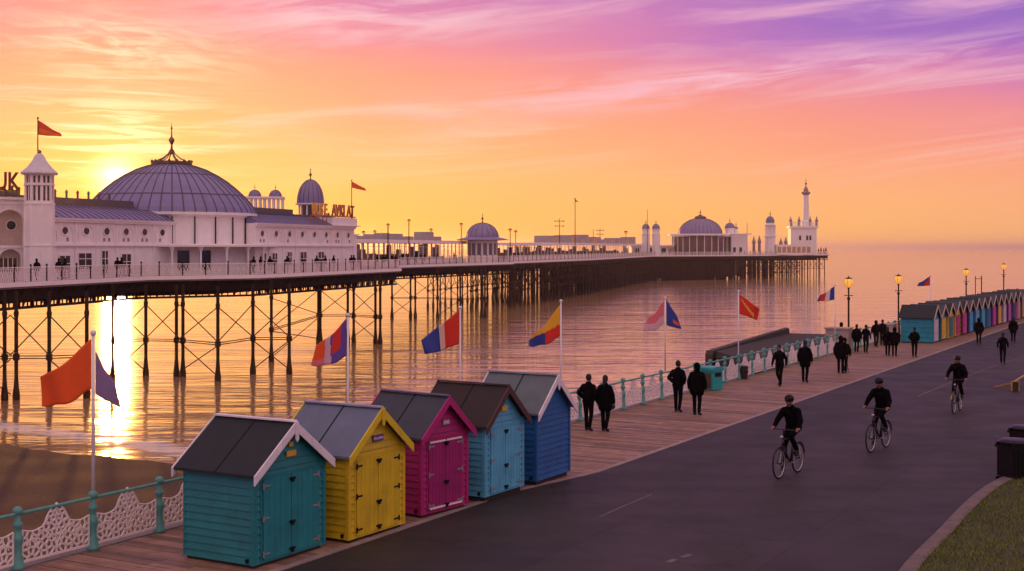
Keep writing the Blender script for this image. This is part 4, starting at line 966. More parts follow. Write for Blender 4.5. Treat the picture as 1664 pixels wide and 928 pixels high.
flag(t, 1200, Yp, (1201.5, 478), (1201.5, 510), (1236, 503), (1231.5, 521), [('red_flag_cloth', (.72, .03, .012)), YEL], lambda u, v: 1 if (abs(v - (.12 + .85 * u)) < .05 + .16 * u * u and .12 < u < .8) else 0, .06, -.2, zbase=.05)
Yp = railY(1357); t = pole('flagpole', 'thin pole near the first lamp with blue, white and red striped flag', 1357, Yp, 463, .05, .028)
flag(t, 1357, Yp, (1356, 465), (1356, 487), (1334, 480), (1328, 489.5), [BLU, WHT, RED_], lambda u, v: (0, 1, 2, 1, 0)[min(4, int(u * 1.0 / .28))] if u < .84 else 0, .05, .5, zbase=.05)
Yp = railY(1512); t = pole('flagpole', 'thin pole behind the far huts with small navy and red flag', 1512, Yp, 448, .05, .035)
flag(t, 1512, Yp, (1511.3, 449), (1511.3, 464), (1494, 460), (1491, 465), [BLU, RED_], lambda u, v: 1 if (u < .45 and v > u * 1.2) else 0, .05, .3, zbase=.05)
# poles on the pier
t = pole('flagpole', 'dark pole on top of the corner tower with pointed orange flag', 61.5, 101.4, 192, 13.1, .05, IRON, 'flagpoles on the pier')
flag(t, 61.5, 101.4, (62, 195), (62, 219), (97, 217), (99, 221), [ORG, ('red_flag_cloth', (.72, .03, .012))], lambda u, v: 1 if v < .45 else 0, .04, .3, zbase=13.1, n=16)
t = pole('flagpole', 'dark pole over the letter sign with small orange flag', 571.5, 146, 293, 8.9, .05, IRON, 'flagpoles on the pier')
flag(t, 571.5, 146, (572, 295), (572, 305), (593, 306), (594.5, 310), [ORG], lambda u, v: 0, .04, .3, zbase=8.9, n=16)
t = pole('flagpole', 'very tall thin flagstaff with tiny orange pennant at mid pier', 934.5, 300, 323, DECK_Z + 3, .1, IRON, 'flagpoles on the pier')
flag(t, 934.5, 300, (935, 324), (935, 328), (939, 327), (940, 328.5), [ORG], lambda u, v: 0, .04, 0, zbase=DECK_Z + 3, n=8)

# ------------------------------------------------------------------ promenade railing
from mathutils import geometry
def lattice_panel(W_, mb):
    """cast iron scrollwork: a mirrored web of cells under a peaked top, with scrolls"""
    rs = random.Random(5); hw = W_ / 2
    def top(x):
        ax = abs(x)
        if ax < .05: return .98
        if ax < .24: return .98 - .20 * ((ax - .05) / .19) ** 1.5
        if ax < .30: return .70
        return .66 - .05 * math.sin((ax - .30) / (hw - .30) * math.pi)
    pts = []; tries = 0
    while len(pts) < 44 and tries < 6000:
        tries += 1; x = rs.uniform(.03, hw - .02); z = rs.uniform(.13, .95)
        if z > top(x) - .03: continue
        if all((x - a) ** 2 + ((z - b) * 1.0) ** 2 > .0098 * (1.0 if z < .6 else .8) for a, b in pts): pts.append((x, z))
    al = [Vector(q) for q in pts] + [Vector((-q[0], q[1])) for q in pts]
    ring = [Vector((x, -.05)) for x in np.linspace(-hw - .1, hw + .1, 14)] + [Vector((x, top(x) + .12)) for x in np.linspace(-hw - .1, hw + .1, 18)] + [Vector((s_ * (hw + .1), z)) for s_ in (-1, 1) for z in (.15, .35, .5)]
    vv, ee, ff, *_ = geometry.delaunay_2d_cdt(al + ring, [], [], 0, 1e-6)
    cc = []; ed = {}
    for fi, f in enumerate(ff):
        a, b, c = (vv[i] for i in f); d_ = 2 * (a.x * (b.y - c.y) + b.x * (c.y - a.y) + c.x * (a.y - b.y))
        if abs(d_) < 1e-9: cc.append(None); continue
        ux = ((a.length_squared) * (b.y - c.y) + b.length_squared * (c.y - a.y) + c.length_squared * (a.y - b.y)) / d_
        uy = ((a.length_squared) * (c.x - b.x) + b.length_squared * (a.x - c.x) + c.length_squared * (b.x - a.x)) / d_
        cc.append((ux, uy))
        for k in range(3): ed.setdefault(tuple(sorted((f[k], f[(k + 1) % 3]))), []).append(fi)
    def clampp(q): x = max(-hw, min(hw, q[0])); return (x, max(.1, min(top(x), q[1])))
    for e, fl in ed.items():
        if len(fl) != 2 or cc[fl[0]] is None or cc[fl[1]] is None: continue
        a, b = clampp(cc[fl[0]]), clampp(cc[fl[1]])
        if (a[0] - b[0]) ** 2 + (a[1] - b[1]) ** 2 < 1e-5: continue
        mid = ((a[0] + b[0]) / 2, (a[1] + b[1]) / 2)
        if mid[1] > top(mid[0]) - .008 or abs(mid[0]) > hw - .01: continue
        mb.bar((a[0], 0, a[1]), (b[0], 0, b[1]), .036, .024, up=(0, 1, 0))
    xs_ = [-hw + 2 * hw * i / 40 for i in range(41)]
    mb.tube([(x, 0, top(x)) for x in xs_], .016, 5); mb.bar((-hw, 0, .1), (hw, 0, .1), .03, .04); mb.bar((-hw, 0, .1), (-hw, 0, top(hw)), .028, .028, up=(0, 1, 0)); mb.bar((hw, 0, .1), (hw, 0, top(hw)), .028, .028, up=(0, 1, 0))
    for s_ in (-1, 1):                                   # pairs of long scrolls
        for (x0, z0, r0, a0, a1) in ((.0, .16, .5, 0, 1.35), (.0, .45, .3, 0, 1.5)):
            mb.tube([(s_ * (x0 + r0 * (1 - math.cos(a))), -.004, z0 + r0 * math.sin(a) * .9) for a in np.linspace(a0, a1, 12)], .014, 5)
        cx, cz = s_ * .52, .36
        mb.tube([(cx + s_ * (.15 - .012 * i) * math.cos(i * .55), -.004, cz + (.15 - .012 * i) * math.sin(i * .55)) for i in range(11)], .014, 5)
    mb.ball((0, 0, 1.0), .03, 8)
SP = 1.72
t = thing('promenade_railing', 'turquoise cast iron railing with cream scrollwork panels along the boardwalk', 'railing', P0, RA)
pm = MB().lathe([(.13, 0), (.13, .07), (.105, .09), (.095, .22), (.075, .26), (.07, .40), (.095, .52), (.10, .58), (.06, .64), (.055, .74), (.085, .78), (.085, .82), (.055, .86), (.052, .98), (.05, 1.0)], (0, 0, 0), 12).ball((0, 0, 1.04), .088, 14)
post_me = pm.build('post', TURQ, mesh_only=True, smooth=True)
lp = MB(); lattice_panel(SP - .2, lp); pan_me = lp.build('lattice_panel', LATT, mesh_only=True)
k0, k1 = -4, 60
for k in range(k0, k1 + 1):
    link('post', post_me, t, (k * SP, .0, 0))
    if k < k1: link('lattice_panel', pan_me, t, ((k + .5) * SP, .0, .02))
MB().tube([(k0 * SP, 0, .99), (k1 * SP, 0, .99)], .032, 12).build('rail', TURQ, t, smooth=True)

# ------------------------------------------------------------------ beach huts
def hut_mat(n, c): return mat(n, c, .55, .16, 2.6, .4, 18, dirt=.42, dirtcol=tuple(x * .45 + .015 for x in c), island=.05)
ROOFM = {'charcoal': ('charcoal_roof_felt', (.026, .032, .036)), 'slate': ('slate_blue_roof_felt', (.14, .17, .24)), 'grey': ('mid_grey_roof_felt', (.06, .068, .085)), 'brown': ('brown_black_roof_felt', (.04, .03, .03)), 'sage': ('grey_green_roof_felt', (.12, .15, .165))}
def hut(lab, grp, pos, rz, wd, dp, eh, rh, wallc, doorc, roof, barge, trim=None, doors=True, plates=(), bars=None, detail=True, plinth=.07):
    t = thing('beach_hut', lab, 'beach hut', pos, rz, grp)
    wm = hut_mat(*wallc); dm = hut_mat(*doorc); bm = hut_mat(*barge); rm = mat(ROOFM[roof][0], ROOFM[roof][1], .8, .12, 3, .4, 60, spec=.25)
    z0 = plinth; sl = (rh - eh) / (wd / 2)
    MB().box(.04, wd - .04, .04, dp - .04, 0, z0 + .01).build('plinth', mat('dark_timber', (.03, .02, .016), .8), t)  # plinth in one even dark tone
    mb = MB().prism([(.012, z0), (wd - .012, z0), (wd - .012, eh), (wd / 2, rh), (.012, eh)], .012, dp - .012)
    nb = int(round((eh - z0) / (.135 if detail else .27))); bh = (eh - z0) / nb
    def lap(a, b, zz0, zz1, o):
        o = Vector(o); a = Vector(a); b = Vector(b); q = []
        for e in (a, b): q += [e + Vector((0, 0, zz0)), e + o * .028 + Vector((0, 0, zz0)), e + o * .004 + Vector((0, 0, zz1)), e + Vector((0, 0, zz1))]
        mb.add(q, [(0, 1, 2, 3), (7, 6, 5, 4), (0, 4, 5, 1), (1, 5, 6, 2), (2, 6, 7, 3)])
    for k in range(nb):
        a, b = z0 + k * bh, z0 + (k + 1) * bh - .004
        lap((.01, 0.02, 0), (.01, dp - .02, 0), a, b, (-1, 0, 0)); lap((wd - .01, dp - .02, 0), (wd - .01, .02, 0), a, b, (1, 0, 0)); lap((wd - .02, .01, 0), (.02, .01, 0), a, b, (0, -1, 0))
    kz = eh
    while kz < rh - .08:
        xl = (kz + bh - eh) / sl + .01
        if xl < wd / 2 - .04: lap((wd - xl, .01, 0), (xl, .01, 0), kz, kz + bh - .004, (0, -1, 0))
        kz += bh
    mb.build('wall', wm, t)
    if detail:
        for x in (0, wd): MB().box(x - .045, x + .045, -.022, .05, z0, eh).build('corner_trim', wm, t)
        MB().box(-.012, .03, dp - .04, dp + .01, z0, eh).build('corner_trim', wm, t)
    fo_, eo = .13, .13                                  # overhangs
    for s_ in (-1, 1):                                  # two roof slopes
        xr = wd / 2; xe = wd / 2 + s_ * (wd / 2 + eo); ze = rh - sl * (wd / 2 + eo)
        th = .05; y0, y1 = -fo_, dp + fo_
        q = [(xr, y0, rh + .03), (xe, y0, ze + .03), (xe, y0, ze + .03 + th), (xr, y0, rh + .03 + th)]
        q2 = [(x, y1, z) for x, y, z in q]
        MB().add(q + q2, [(0, 1, 2, 3), (7, 6, 5, 4), (0, 4, 5, 1), (1, 5, 6, 2), (2, 6, 7, 3), (3, 7, 4, 0)]).build('roof_slope', rm, t)
        if detail:
            for yy in (dp * .48,): MB().bar((xr, yy, rh + .084), (xe, yy, ze + .084), .03, .008).build('felt_seam', mat('felt_seam_dark', (.02, .02, .022), .9, 0, spec=.1), t)
        for y in ((-fo_ - .015, dp + fo_ + .015) if detail else (-fo_ - .015,)):
            bw = .15 if detail else .12; ex = wd / 2 + s_ * (wd / 2 + eo + .03); zx = rh - sl * (wd / 2 + eo + .03)
            poly = [(xr, rh + .10), (ex, zx + .10), (ex, zx + .10 - bw * 1.15), (xr, rh + .10 - bw * 1.2)]
            MB().prism(poly, y - .014, y + .014).build('barge_board', bm, t)
    if trim:
        tm = hut_mat(*trim); MB().bar((wd / 2, -fo_, rh + .105), (wd / 2, dp + fo_, rh + .105), .12, .03).build('ridge_cap', tm, t)
    if detail and barge[0].startswith('white') or barge[0].startswith('yellow'):
        MB().prism([(wd / 2 - .045, rh + .09), (wd / 2 + .045, rh + .09), (wd / 2 + .045, rh - .22), (wd / 2, rh - .28), (wd / 2 - .045, rh - .22)], -fo_ - .05, -fo_ - .031).build('gable_drop', bm, t)
    if doors:
        m_ = .2 if detail else .27; dh = eh - .14; dw = (wd - 2 * m_) / 2
        if detail: MB().box(m_ - .05, wd - m_ + .05, -.02, .012, z0, dh + .06).build('door_frame', wm, t)
        for s_ in range(2 if detail else 1):
            x0 = m_ + s_ * dw; x1 = x0 + dw * (1 if detail else 2)
            mb = MB(); n_ = 5
            for k in range(n_):
                xa_ = x0 + .006 + k * (x1 - x0 - .012) / n_; xb_ = xa_ + (x1 - x0 - .012) / n_ - .005; mb.box(xa_, xb_, -.04, -.021, z0 + .05, dh)
            d = mb.build('door', dm, t)
            if not detail: continue
            mb = MB().box(x0 + .005, x1 - .005, -.026, -.0205, z0 + .05, dh); mb.build('door_backing', mat('dark_backing_timber', (.01, .012, .012), .9), d)  # near-black backing seen between the door planks
            hm = STEEL if bars != 'black' else BLACK
            hx = x0 if s_ == 0 else x1; sg = 1 if s_ == 0 else -1
            for hz_ in (z0 + .16, z0 + .05 + (dh - z0) * .5, dh - .12):
                b_ = MB(); b_.box(min(hx, hx + sg * .17), max(hx, hx + sg * .17), -.05, -.041, hz_ - .016, hz_ + .016); b_.box(hx + sg * .0 - .02, hx + .02, -.052, -.042, hz_ - .055, hz_ + .055)
                b_.build('hinge', hm, d)
        if detail:
            xm = wd / 2
            for zz_ in (z0 + .13, z0 + .62, dh - .08):
                b_ = MB(); b_.box(xm - .07, xm + .07, -.052, -.041, zz_ - .02, zz_ + .02); b_.box(xm - .03, xm + .03, -.085, -.05, zz_ - .06, zz_ + .01); b_.ball((xm + .05, -.07, zz_), .025, 8)
                b_.build('bolt', BLACK, t)
        if bars == 'pale':
            for zz_ in (dh - .03, z0 + .1):
                for s_ in (0, 1): MB().box(m_ + s_ * dw + .02, m_ + (s_ + 1) * dw - .02, -.055, -.041, zz_ - .02, zz_ + .02).build('door_bar', LATT, t)
    for (pc, px_, pz, pw, ph, wr) in plates:
        pl = MB().box(px_ - pw / 2, px_ + pw / 2, -.04, -.015, pz - ph / 2, pz + ph / 2).build('name_plate', mat(pc[0], pc[1], .5, .08), t)
        if wr:                                          # row of small raised strokes: the lettering is too small to read
            b_ = MB(); r_ = random.Random(2)
            for i in range(8):
                x = px_ - pw * .4 + i * pw * .8 / 7; b_.box(x - .008, x + .008, -.044, -.0405, pz - ph * .22, pz + ph * (.1 + .12 * r_.random()))
                if i % 2: b_.box(x - .008, x + .02, -.044, -.0405, pz - .006, pz + .006)
            b_.build('lettering', LATT, pl)
    if detail: MB().box(.01 - .045, .01 + .0, dp * .0 + .12, .18, z0 + .03, z0 + .1).build('vent', BLACK, t)
    return t
def hpos(px, py): return P(px, py)
GRP = 'small timber beach huts beside the boardwalk'
def place(px0, py0, px1, py1):
    a, b = P(px0, py0), P(px1, py1); return a, math.atan2((b - a).y, (b - a).x), (b - a).length
W_ = ('white_barge_paint', (.78, .72, .75)); TEAL = ('teal_hut_paint', (.008, .19, .20)); YELW = ('yellow_hut_paint', (.62, .43, .004)); MAG = ('magenta_hut_paint', (.36, .008, .13)); LBL = ('light_blue_hut_paint', (.08, .36, .52)); DBL = ('deep_blue_hut_paint', (.005, .10, .30))
MUST = ('mustard_plate', (.7, .38, .03))
a, rz, wd = place(413, 926, 525.5, 890); hut('teal beach hut with white bargeboards and charcoal roof, nearest the camera', GRP, a, rz, wd, 1.68, 1.70, 2.42, TEAL, ('teal_door_paint', (.008, .21, .23)), 'charcoal', W_, W_, plates=((MUST, wd / 2, 1.93, .26, .1, 0), (MUST, wd / 2 - .01, 2.1, .11, .08, 0)))
a, rz, wd = place(567, 884, 655, 856); hut('bright yellow beach hut with slate blue roof and small purple name plate', GRP, a, rz, wd, 1.68, 1.72, 2.44, YELW, ('yellow_door_paint', (.63, .45, .006)), 'slate', ('yellow_barge_paint', (.70, .52, .01)), ('slate_blue_ridge', (.3, .33, .45)), bars='black', plates=((('purple_plate', (.12, .06, .2)), wd / 2, 1.93, .34, .13, 1),))
a, rz, wd = place(685, 843, 758, 824); hut('magenta beach hut with pale door bars, between yellow and light blue huts', GRP, a, rz, wd, 1.68, 1.74, 2.42, MAG, ('magenta_door_paint', (.30, .008, .12)), 'grey', ('magenta_barge_paint', (.42, .01, .15)), ('grey_ridge', (.09, .1, .13)), bars='pale', plates=((('pale_plate', (.4, .3, .36)), wd / 2 + .02, 1.95, .2, .1, 1),))
a, rz, wd = place(788, 817, 849, 797.5); hut('light blue beach hut with brown bargeboards and brown black roof', GRP, a, rz, wd, 1.68, 1.74, 2.46, LBL, ('light_blue_door_paint', (.09, .40, .58)), 'brown', ('brown_barge_paint', (.075, .03, .022)), ('brown_ridge', (.06, .035, .03)), plates=((MUST, wd / 2 - .03, 2.02, .24, .1, 0),), plinth=.12)
a, rz, wd = place(872, 790.5, 924.5, 773); hut('deep blue beach hut with plain planked gable, white bargeboards and grey green roof', GRP, a, rz, wd, 1.68, 1.78, 2.5, DBL, DBL, 'sage', W_, ('grey_ridge_pale', (.28, .3, .34)), doors=False, plinth=.12)
FAR = [('cyan_hut_paint', (.006, .26, .36), 'white_door_paint', (.6, .5, .58), 'cyan side wall and white door, first hut of the far row'),
 ('petrol_hut_paint', (.01, .13, .2), 'yellow_door_paint2', (.72, .45, .02), 'petrol wall and yellow door, second in the far row'),
 ('yellow_hut_paint2', (.70, .42, .02), 'petrol_door_paint', (.01, .16, .22), 'yellow wall and petrol door, third in the far row'),
 ('amber_hut_paint', (.65, .36, .02), 'magenta_door_paint2', (.42, .01, .18), 'amber wall and magenta door, fourth in the far row'),
 ('wine_hut_paint', (.14, .005, .04), 'pink_door_paint', (.55, .04, .26), 'wine red wall and pink door, fifth in the far row'),
 ('navy_hut_paint', (.01, .02, .09), 'sky_blue_door_paint', (.02, .33, .6), 'navy wall and bright blue door, sixth in the far row'),
 ('blue_hut_paint', (.01, .14, .28), 'powder_blue_door_paint', (.1, .4, .55), 'blue wall and powder blue door, seventh in the far row'),
 ('petrol_hut_paint', (.01, .13, .2), 'turquoise_door_paint', (.02, .38, .52), 'petrol wall and turquoise door, eighth in the far row'),
 ('blue_hut_paint', (.01, .14, .28), 'ocean_door_paint', (.01, .12, .26), 'mid blue wall and ocean blue door, ninth in the far row'),
 ('plum_hut_paint', (.07, .01, .10), 'hot_pink_door_paint', (.55, .03, .32), 'plum wall and hot pink door, tenth in the far row'),
 ('plum_hut_paint', (.07, .01, .10), 'yellow_door_paint2', (.72, .45, .02), 'plum wall and yellow door, eleventh in the far row'),
 ('lilac_hut_paint', (.35, .22, .34), 'white_door_paint', (.6, .5, .58), 'lilac wall and white door, twelfth in the far row'),
 ('indigo_hut_paint', (.04, .02, .16), 'orchid_door_paint', (.5, .1, .36), 'indigo wall and orchid door, thirteenth in the far row'),
 ('indigo_hut_paint', (.04, .02, .16), 'indigo_door_paint', (.05, .02, .18), 'all indigo, fourteenth in the far row'),
 ('rose_hut_paint', (.5, .22, .24), 'rose_door_paint', (.55, .26, .28), 'dusty rose, fifteenth in the far row'),
 ('wine_hut_paint', (.14, .005, .04), 'sand_door_paint', (.55, .36, .14), 'wine wall and sand coloured door, sixteenth in the far row'),
 ('sand_hut_paint', (.5, .33, .14), 'wine_door_paint', (.2, .02, .05), 'sand coloured, seventeenth in the far row'),
 ('black_hut_paint', (.02, .02, .03), 'sand_door_paint', (.55, .36, .14), 'black, last visible at the right of the far row')]
fa = P(1515.5, 558.5)
for i, (wn, wc, dn, dc, lb) in enumerate(FAR):
    q = fa + D * (i * 2.08) + NL * (.045 * i)
    hut('far beach hut, ' + lb, 'far row of beach huts on the right', q, RA, 1.78, 1.85, 1.52, 2.12 + (.0 if i % 3 else .04), (wn, wc), (dn, dc), 'charcoal' if i % 2 == 0 else 'grey', ('cream_barge_paint', (.6, .44, .34)), None, detail=False)

# ------------------------------------------------------------------ street lamps
AMB = mat('amber_lamp_glass', (.8, .42, .1), .3, .1, 8, emit=(1.0, .40, .06), es=.85)
def lamp(px, top, lab, Y=None):
    Y = Y or railY(px); q = Q(px, Y, 0); h = hz(top, Y); r = .19
    t = thing('street_lamp', lab, 'lamp', q, 0, 'black lamps along the promenade railing')
    MB().lathe([(.14, 0), (.14, .12), (.1, .2), (.085, .9), (.1, .95), (.055, 1.05), (.05, h - 1.25), (.09, h - 1.22), (.09, h - 1.12), (.045, h - 1.08), (.045, h - .62), (.1, h - .56)], (0, 0, 0), 12).build('post', BLACK, t, smooth=True)
    MB().bar((-.2, 0, h - 1.0), (.2, 0, h - 1.0), .04, .04).ball((-.2, 0, h - 1.0), .035, 8).ball((.2, 0, h - 1.0), .035, 8).build('ladder_bar', BLACK, t)
    g_ = MB().lathe([(.09, -.55), (.17, -.45), (.235, -.32), (.25, -.22), (.225, -.11), (.17, -.06)], (0, 0, h), 16).build('globe', AMB, t, smooth=True)
    mb = MB()
    for k in range(6):
        a = R(60 * k); mb.tube([(r_ * 1.02 * math.cos(a), r_ * 1.02 * math.sin(a), h + z) for r_, z in ((.09, -.55), (.17, -.45), (.235, -.32), (.25, -.22), (.225, -.11), (.17, -.06))], .009, 4)
    mb.build('cage', BLACK, t)
    MB().lathe([(.21, -.075), (.19, -.04), (.08, .0), (.03, .02), (.03, .06), (.01, .09)], (0, 0, h), 16).build('cap', BLACK, t)
    return t
lamp(1379, 451, 'first black promenade lamp with glowing amber globe, closest of the four'); lamp(1460, 447, 'second lamp with amber globe, left of the cyan hut'); lamp(1570, 437, 'third lamp with amber globe rising behind the far huts'); lamp(1631, 428.5, 'farthest lamp with amber globe at the right edge')

# ------------------------------------------------------------------ bins, block, breakwater, posts
def bin_(lab, pos, rz, w_, d_, h_, col, name='litter_bin'):
    t = thing(name, lab, 'litter bin', pos, rz)
    mb = MB(); s = .06
    for (z0, z1, g) in ((.0, .08, .0), (.09, h_ * .78, .02)):
        mb.box(-w_ / 2 + g, w_ / 2 - g, -d_ / 2 + g, d_ / 2 - g, z0, z1)
    for k in range(5): x = -w_ / 2 + .06 + k * (w_ - .12) / 4; mb.box(x - .02, x + .02, -d_ / 2 + .002, -d_ / 2 + .03, .1, h_ * .74)
    mb.build('body', col, t)
    mb = MB(); mb.box(-w_ / 2 - .02, w_ / 2 + .02, -d_ / 2 - .02, d_ / 2 + .02, h_ * .78, h_ * .84)
    for sx_ in (-1, 1):
        for sy_ in (-1, 1): mb.box(sx_ * (w_ / 2 - .03) - .03, sx_ * (w_ / 2 - .03) + .03, sy_ * (d_ / 2 - .03) - .03, sy_ * (d_ / 2 - .03) + .03, h_ * .84, h_ * .9)
    mb.build('collar', col, t)
    MB().lathe([(.62 * w_, h_ * .9), (.62 * w_, h_ * .93), (.5 * w_, h_ * .985), (.3 * w_, h_)], (0, 0, 0), 20).build('lid', col, t)
    MB().box(-w_ / 2 + .05, w_ / 2 - .05, -d_ / 2 + .03, d_ / 2 - .03, h_ * .84, h_ * .9).build('opening', BLACK, t); return t
TB = mat('turquoise_bin_paint', (.01, .33, .33), .4, .1, 3, dirt=.2)
t = thing('litter_bin', 'turquoise rectangular litter bin standing against the railing', 'litter bin', P(1157, 634), RA - R(18))
MB().box(-.30, .30, -.30, .32, .04, .78).build('body', TB, t); MB().prism([(-.34, .79), (.34, .79), (.33, .9), (.26, .95), (-.26, .95), (-.33, .9)], -.34, .36).build('lid', TB, t)
MB().box(-.306, -.301, -.2, .22, .1, .7).build('side_panel', mat('brown_bin_panel', (.08, .06, .035), .6), t); MB().box(-.2, .2, -.306, -.301, .55, .72).build('opening', BLACK, t)
t = thing('small_bin', 'small dark post bin low beside the railing, right of the turquoise bin', 'litter bin', P(1208.5, 616), RA)
MB().lathe([(.15, .0), (.17, .05), (.19, .5), (.2, .52), (.2, .56), (.12, .58)], (0, 0, 0), 16).build('body', mat('dark_red_bin', (.03, .012, .014), .5), t); MB().lathe([(.205, .3), (.205, .34)], (0, 0, 0), 16).build('band', BLACK, t)
BG = mat('black_bin_paint', (.006, .005, .005), .35, .15, 5, spec=.3)
bin_('black ornate litter bin with domed lid at the grass edge, nearer one', P(1649, 780), R(20), .62, .62, 1.02, BG)
bin_('second black litter bin, mostly hidden behind the nearer black bin', P(1667, 752), R(20), .62, .62, 1.0, BG)
YP = mat('yellow_barrier_paint', (.62, .30, .02), .5, .2, 6, dirt=.3)
t = thing('low_barrier', 'low yellow edged barrier rail with small dark box on the road', 'barrier', P(1648, 635), 0)
a = P(1616, 630) - P(1648, 635); b_ = P(1700, 603) - P(1648, 635)
MB().bar((a.x, a.y, .03), (-.05, .1, .30), .05, .05).bar((-.05, .1, .30), (b_.x, b_.y, .4), .05, .05).build('rail', YP, t)
MB().box(-.12, .14, -.12, .1, .0, .36).build('box', mat('dark_green_box', (.02, .022, .015), .5), t)
mb = MB()
for x in (-.14, .14): mb.box(x - .015, x + .015, -.14, -.115, 0, .39)
mb.box(-.155, .155, -.14, -.115, .375, .4); mb.build('frame', YP, t)
# breakwater
BW = mat('dark_weathered_concrete', (.028, .022, .014), .85, .35, .8, .7, 6, dirt=.4, dirtcol=(.02, .02, .01))
t = thing('breakwater', 'dark weathered concrete breakwater wall beyond the railing', 'breakwater', (0, 0, 0))
def solid(pts, z0, zs, mb, bev=.18):
    n = len(pts); c_ = sum((Vector(p_).to_2d() for p_ in pts), Vector((0, 0))) / n
    lo = [(x, y, z0) for x, y in pts]; m1 = [(x, y, z - bev) for (x, y), z in zip(pts, zs)]
    ins = [Vector(p_) + (c_ - Vector(p_)).normalized() * bev for p_ in pts]; tp = [(v.x, v.y, z) for v, z in zip(ins, zs)]
    v = lo + m1 + tp; f = [tuple(range(n))[::-1], tuple(range(2 * n, 3 * n))]
    for l in range(2):
        for i in range(n): f.append((l * n + i, l * n + (i + 1) % n, (l + 1) * n + (i + 1) % n, (l + 1) * n + i))
    mb.add(v, f)
def rp(px, Y): return ((px - CX) / F * Y, Y)
mb = MB(); solid([rp(1146, 62), rp(1158, 61.0), rp(1283, 79), rp(1276, 81.5)], -6, [hz(570, 62), hz(570.5, 61), hz(533, 79), hz(532, 81.5)], mb); mb.build('wall', BW, t)
mb = MB(); solid([rp(1160, 61.2), rp(1225, 57.6), rp(1372, 73.5), rp(1362, 79.5), rp(1283, 79.5)], -6, [hz(572, 61), hz(590, 57.6), hz(560, 73.5), hz(543, 79.5), hz(541, 79.5)], mb, .25); mb.build('apron', BW, t)
CR = mat('cream_concrete', (.42, .32, .28), .7, .15, 2, dirt=.3)
t = thing('shelter_block', 'cream concrete block behind the railing beside the first lamp', 'shelter', P(1372, 572), RA)
MB().box(-.5, .5, -.3, .9, 0, 1.25).build('body', CR, t); MB().box(-.56, .56, -.36, .96, 1.25, 1.33).build('coping', CR, t)
t = thing('shelter_block', 'smaller cream block farther back behind the walking group', 'shelter', P(1446, 556), RA)
MB().box(-.45, .45, -.3, .6, 0, 1.05).build('body', CR, t); MB().box(-.5, .5, -.35, .65, 1.05, 1.12).build('coping', CR, t)
# goal-like frame in the sea beyond the huts, and a bollard
t = thing('marker_frame', 'thin grey two post marker frame beyond the far huts', 'frame', Q(1590, 128, -1), 0)
MB().tube([(-.3, 0, -5), (-.3, 0, hz(449, 128) + 1)], .04, 6).build('post', IRON, t); MB().tube([(.3, 0, -5), (.3, 0, hz(448, 128) + 1)], .05, 6).build('post', IRON, t); MB().bar((-.3, 0, hz(453, 128) + 1), (.3, 0, hz(453, 128) + 1), .05, .05).build('crossbar', IRON, t)

# ------------------------------------------------------------------ people
def limb(mb, pts, rr):
    for a, b, ra, rb in zip(pts[:-1], pts[1:], rr[:-1], rr[1:]): mb.caps(a, b, ra, rb)
def hand(mb, w, d, curl, side, r=.0095):
    """palm, four curling fingers and a thumb; w wrist, d direction, curl axis direction the fingers bend towards"""
    w = Vector(w); d = Vector(d).normalized(); cdir = Vector(curl).normalized(); lat = d.cross(cdir).normalized() * side
    pe = w + d * .085
    for k in (-1, 0, 1): mb.caps(w + lat * k * .014, pe + lat * k * .026, .017, .016, 8)
    for k, L in zip((-1.5, -.5, .5, 1.5), (.062, .075, .08, .07)):
        b0 = pe + lat * k * .021; b1 = b0 + (d * .8 + cdir * .5).normalized() * L * .5; b2 = b1 + (d * .15 + cdir).normalized() * L * .55
        mb.caps(b0, b1, r, r * .95, 8); mb.caps(b1, b2, r * .95, r * .8, 8)
    t0 = w + d * .03 + lat * .032; t1 = t0 + (lat * .7 + d * .6 + cdir * .3).normalized() * .04; mb.caps(t0, t1, r * 1.25, r * 1.1, 8); mb.caps(t1, t1 + (d + cdir * .5).normalized() * .032, r * 1.1, r * .9, 8)
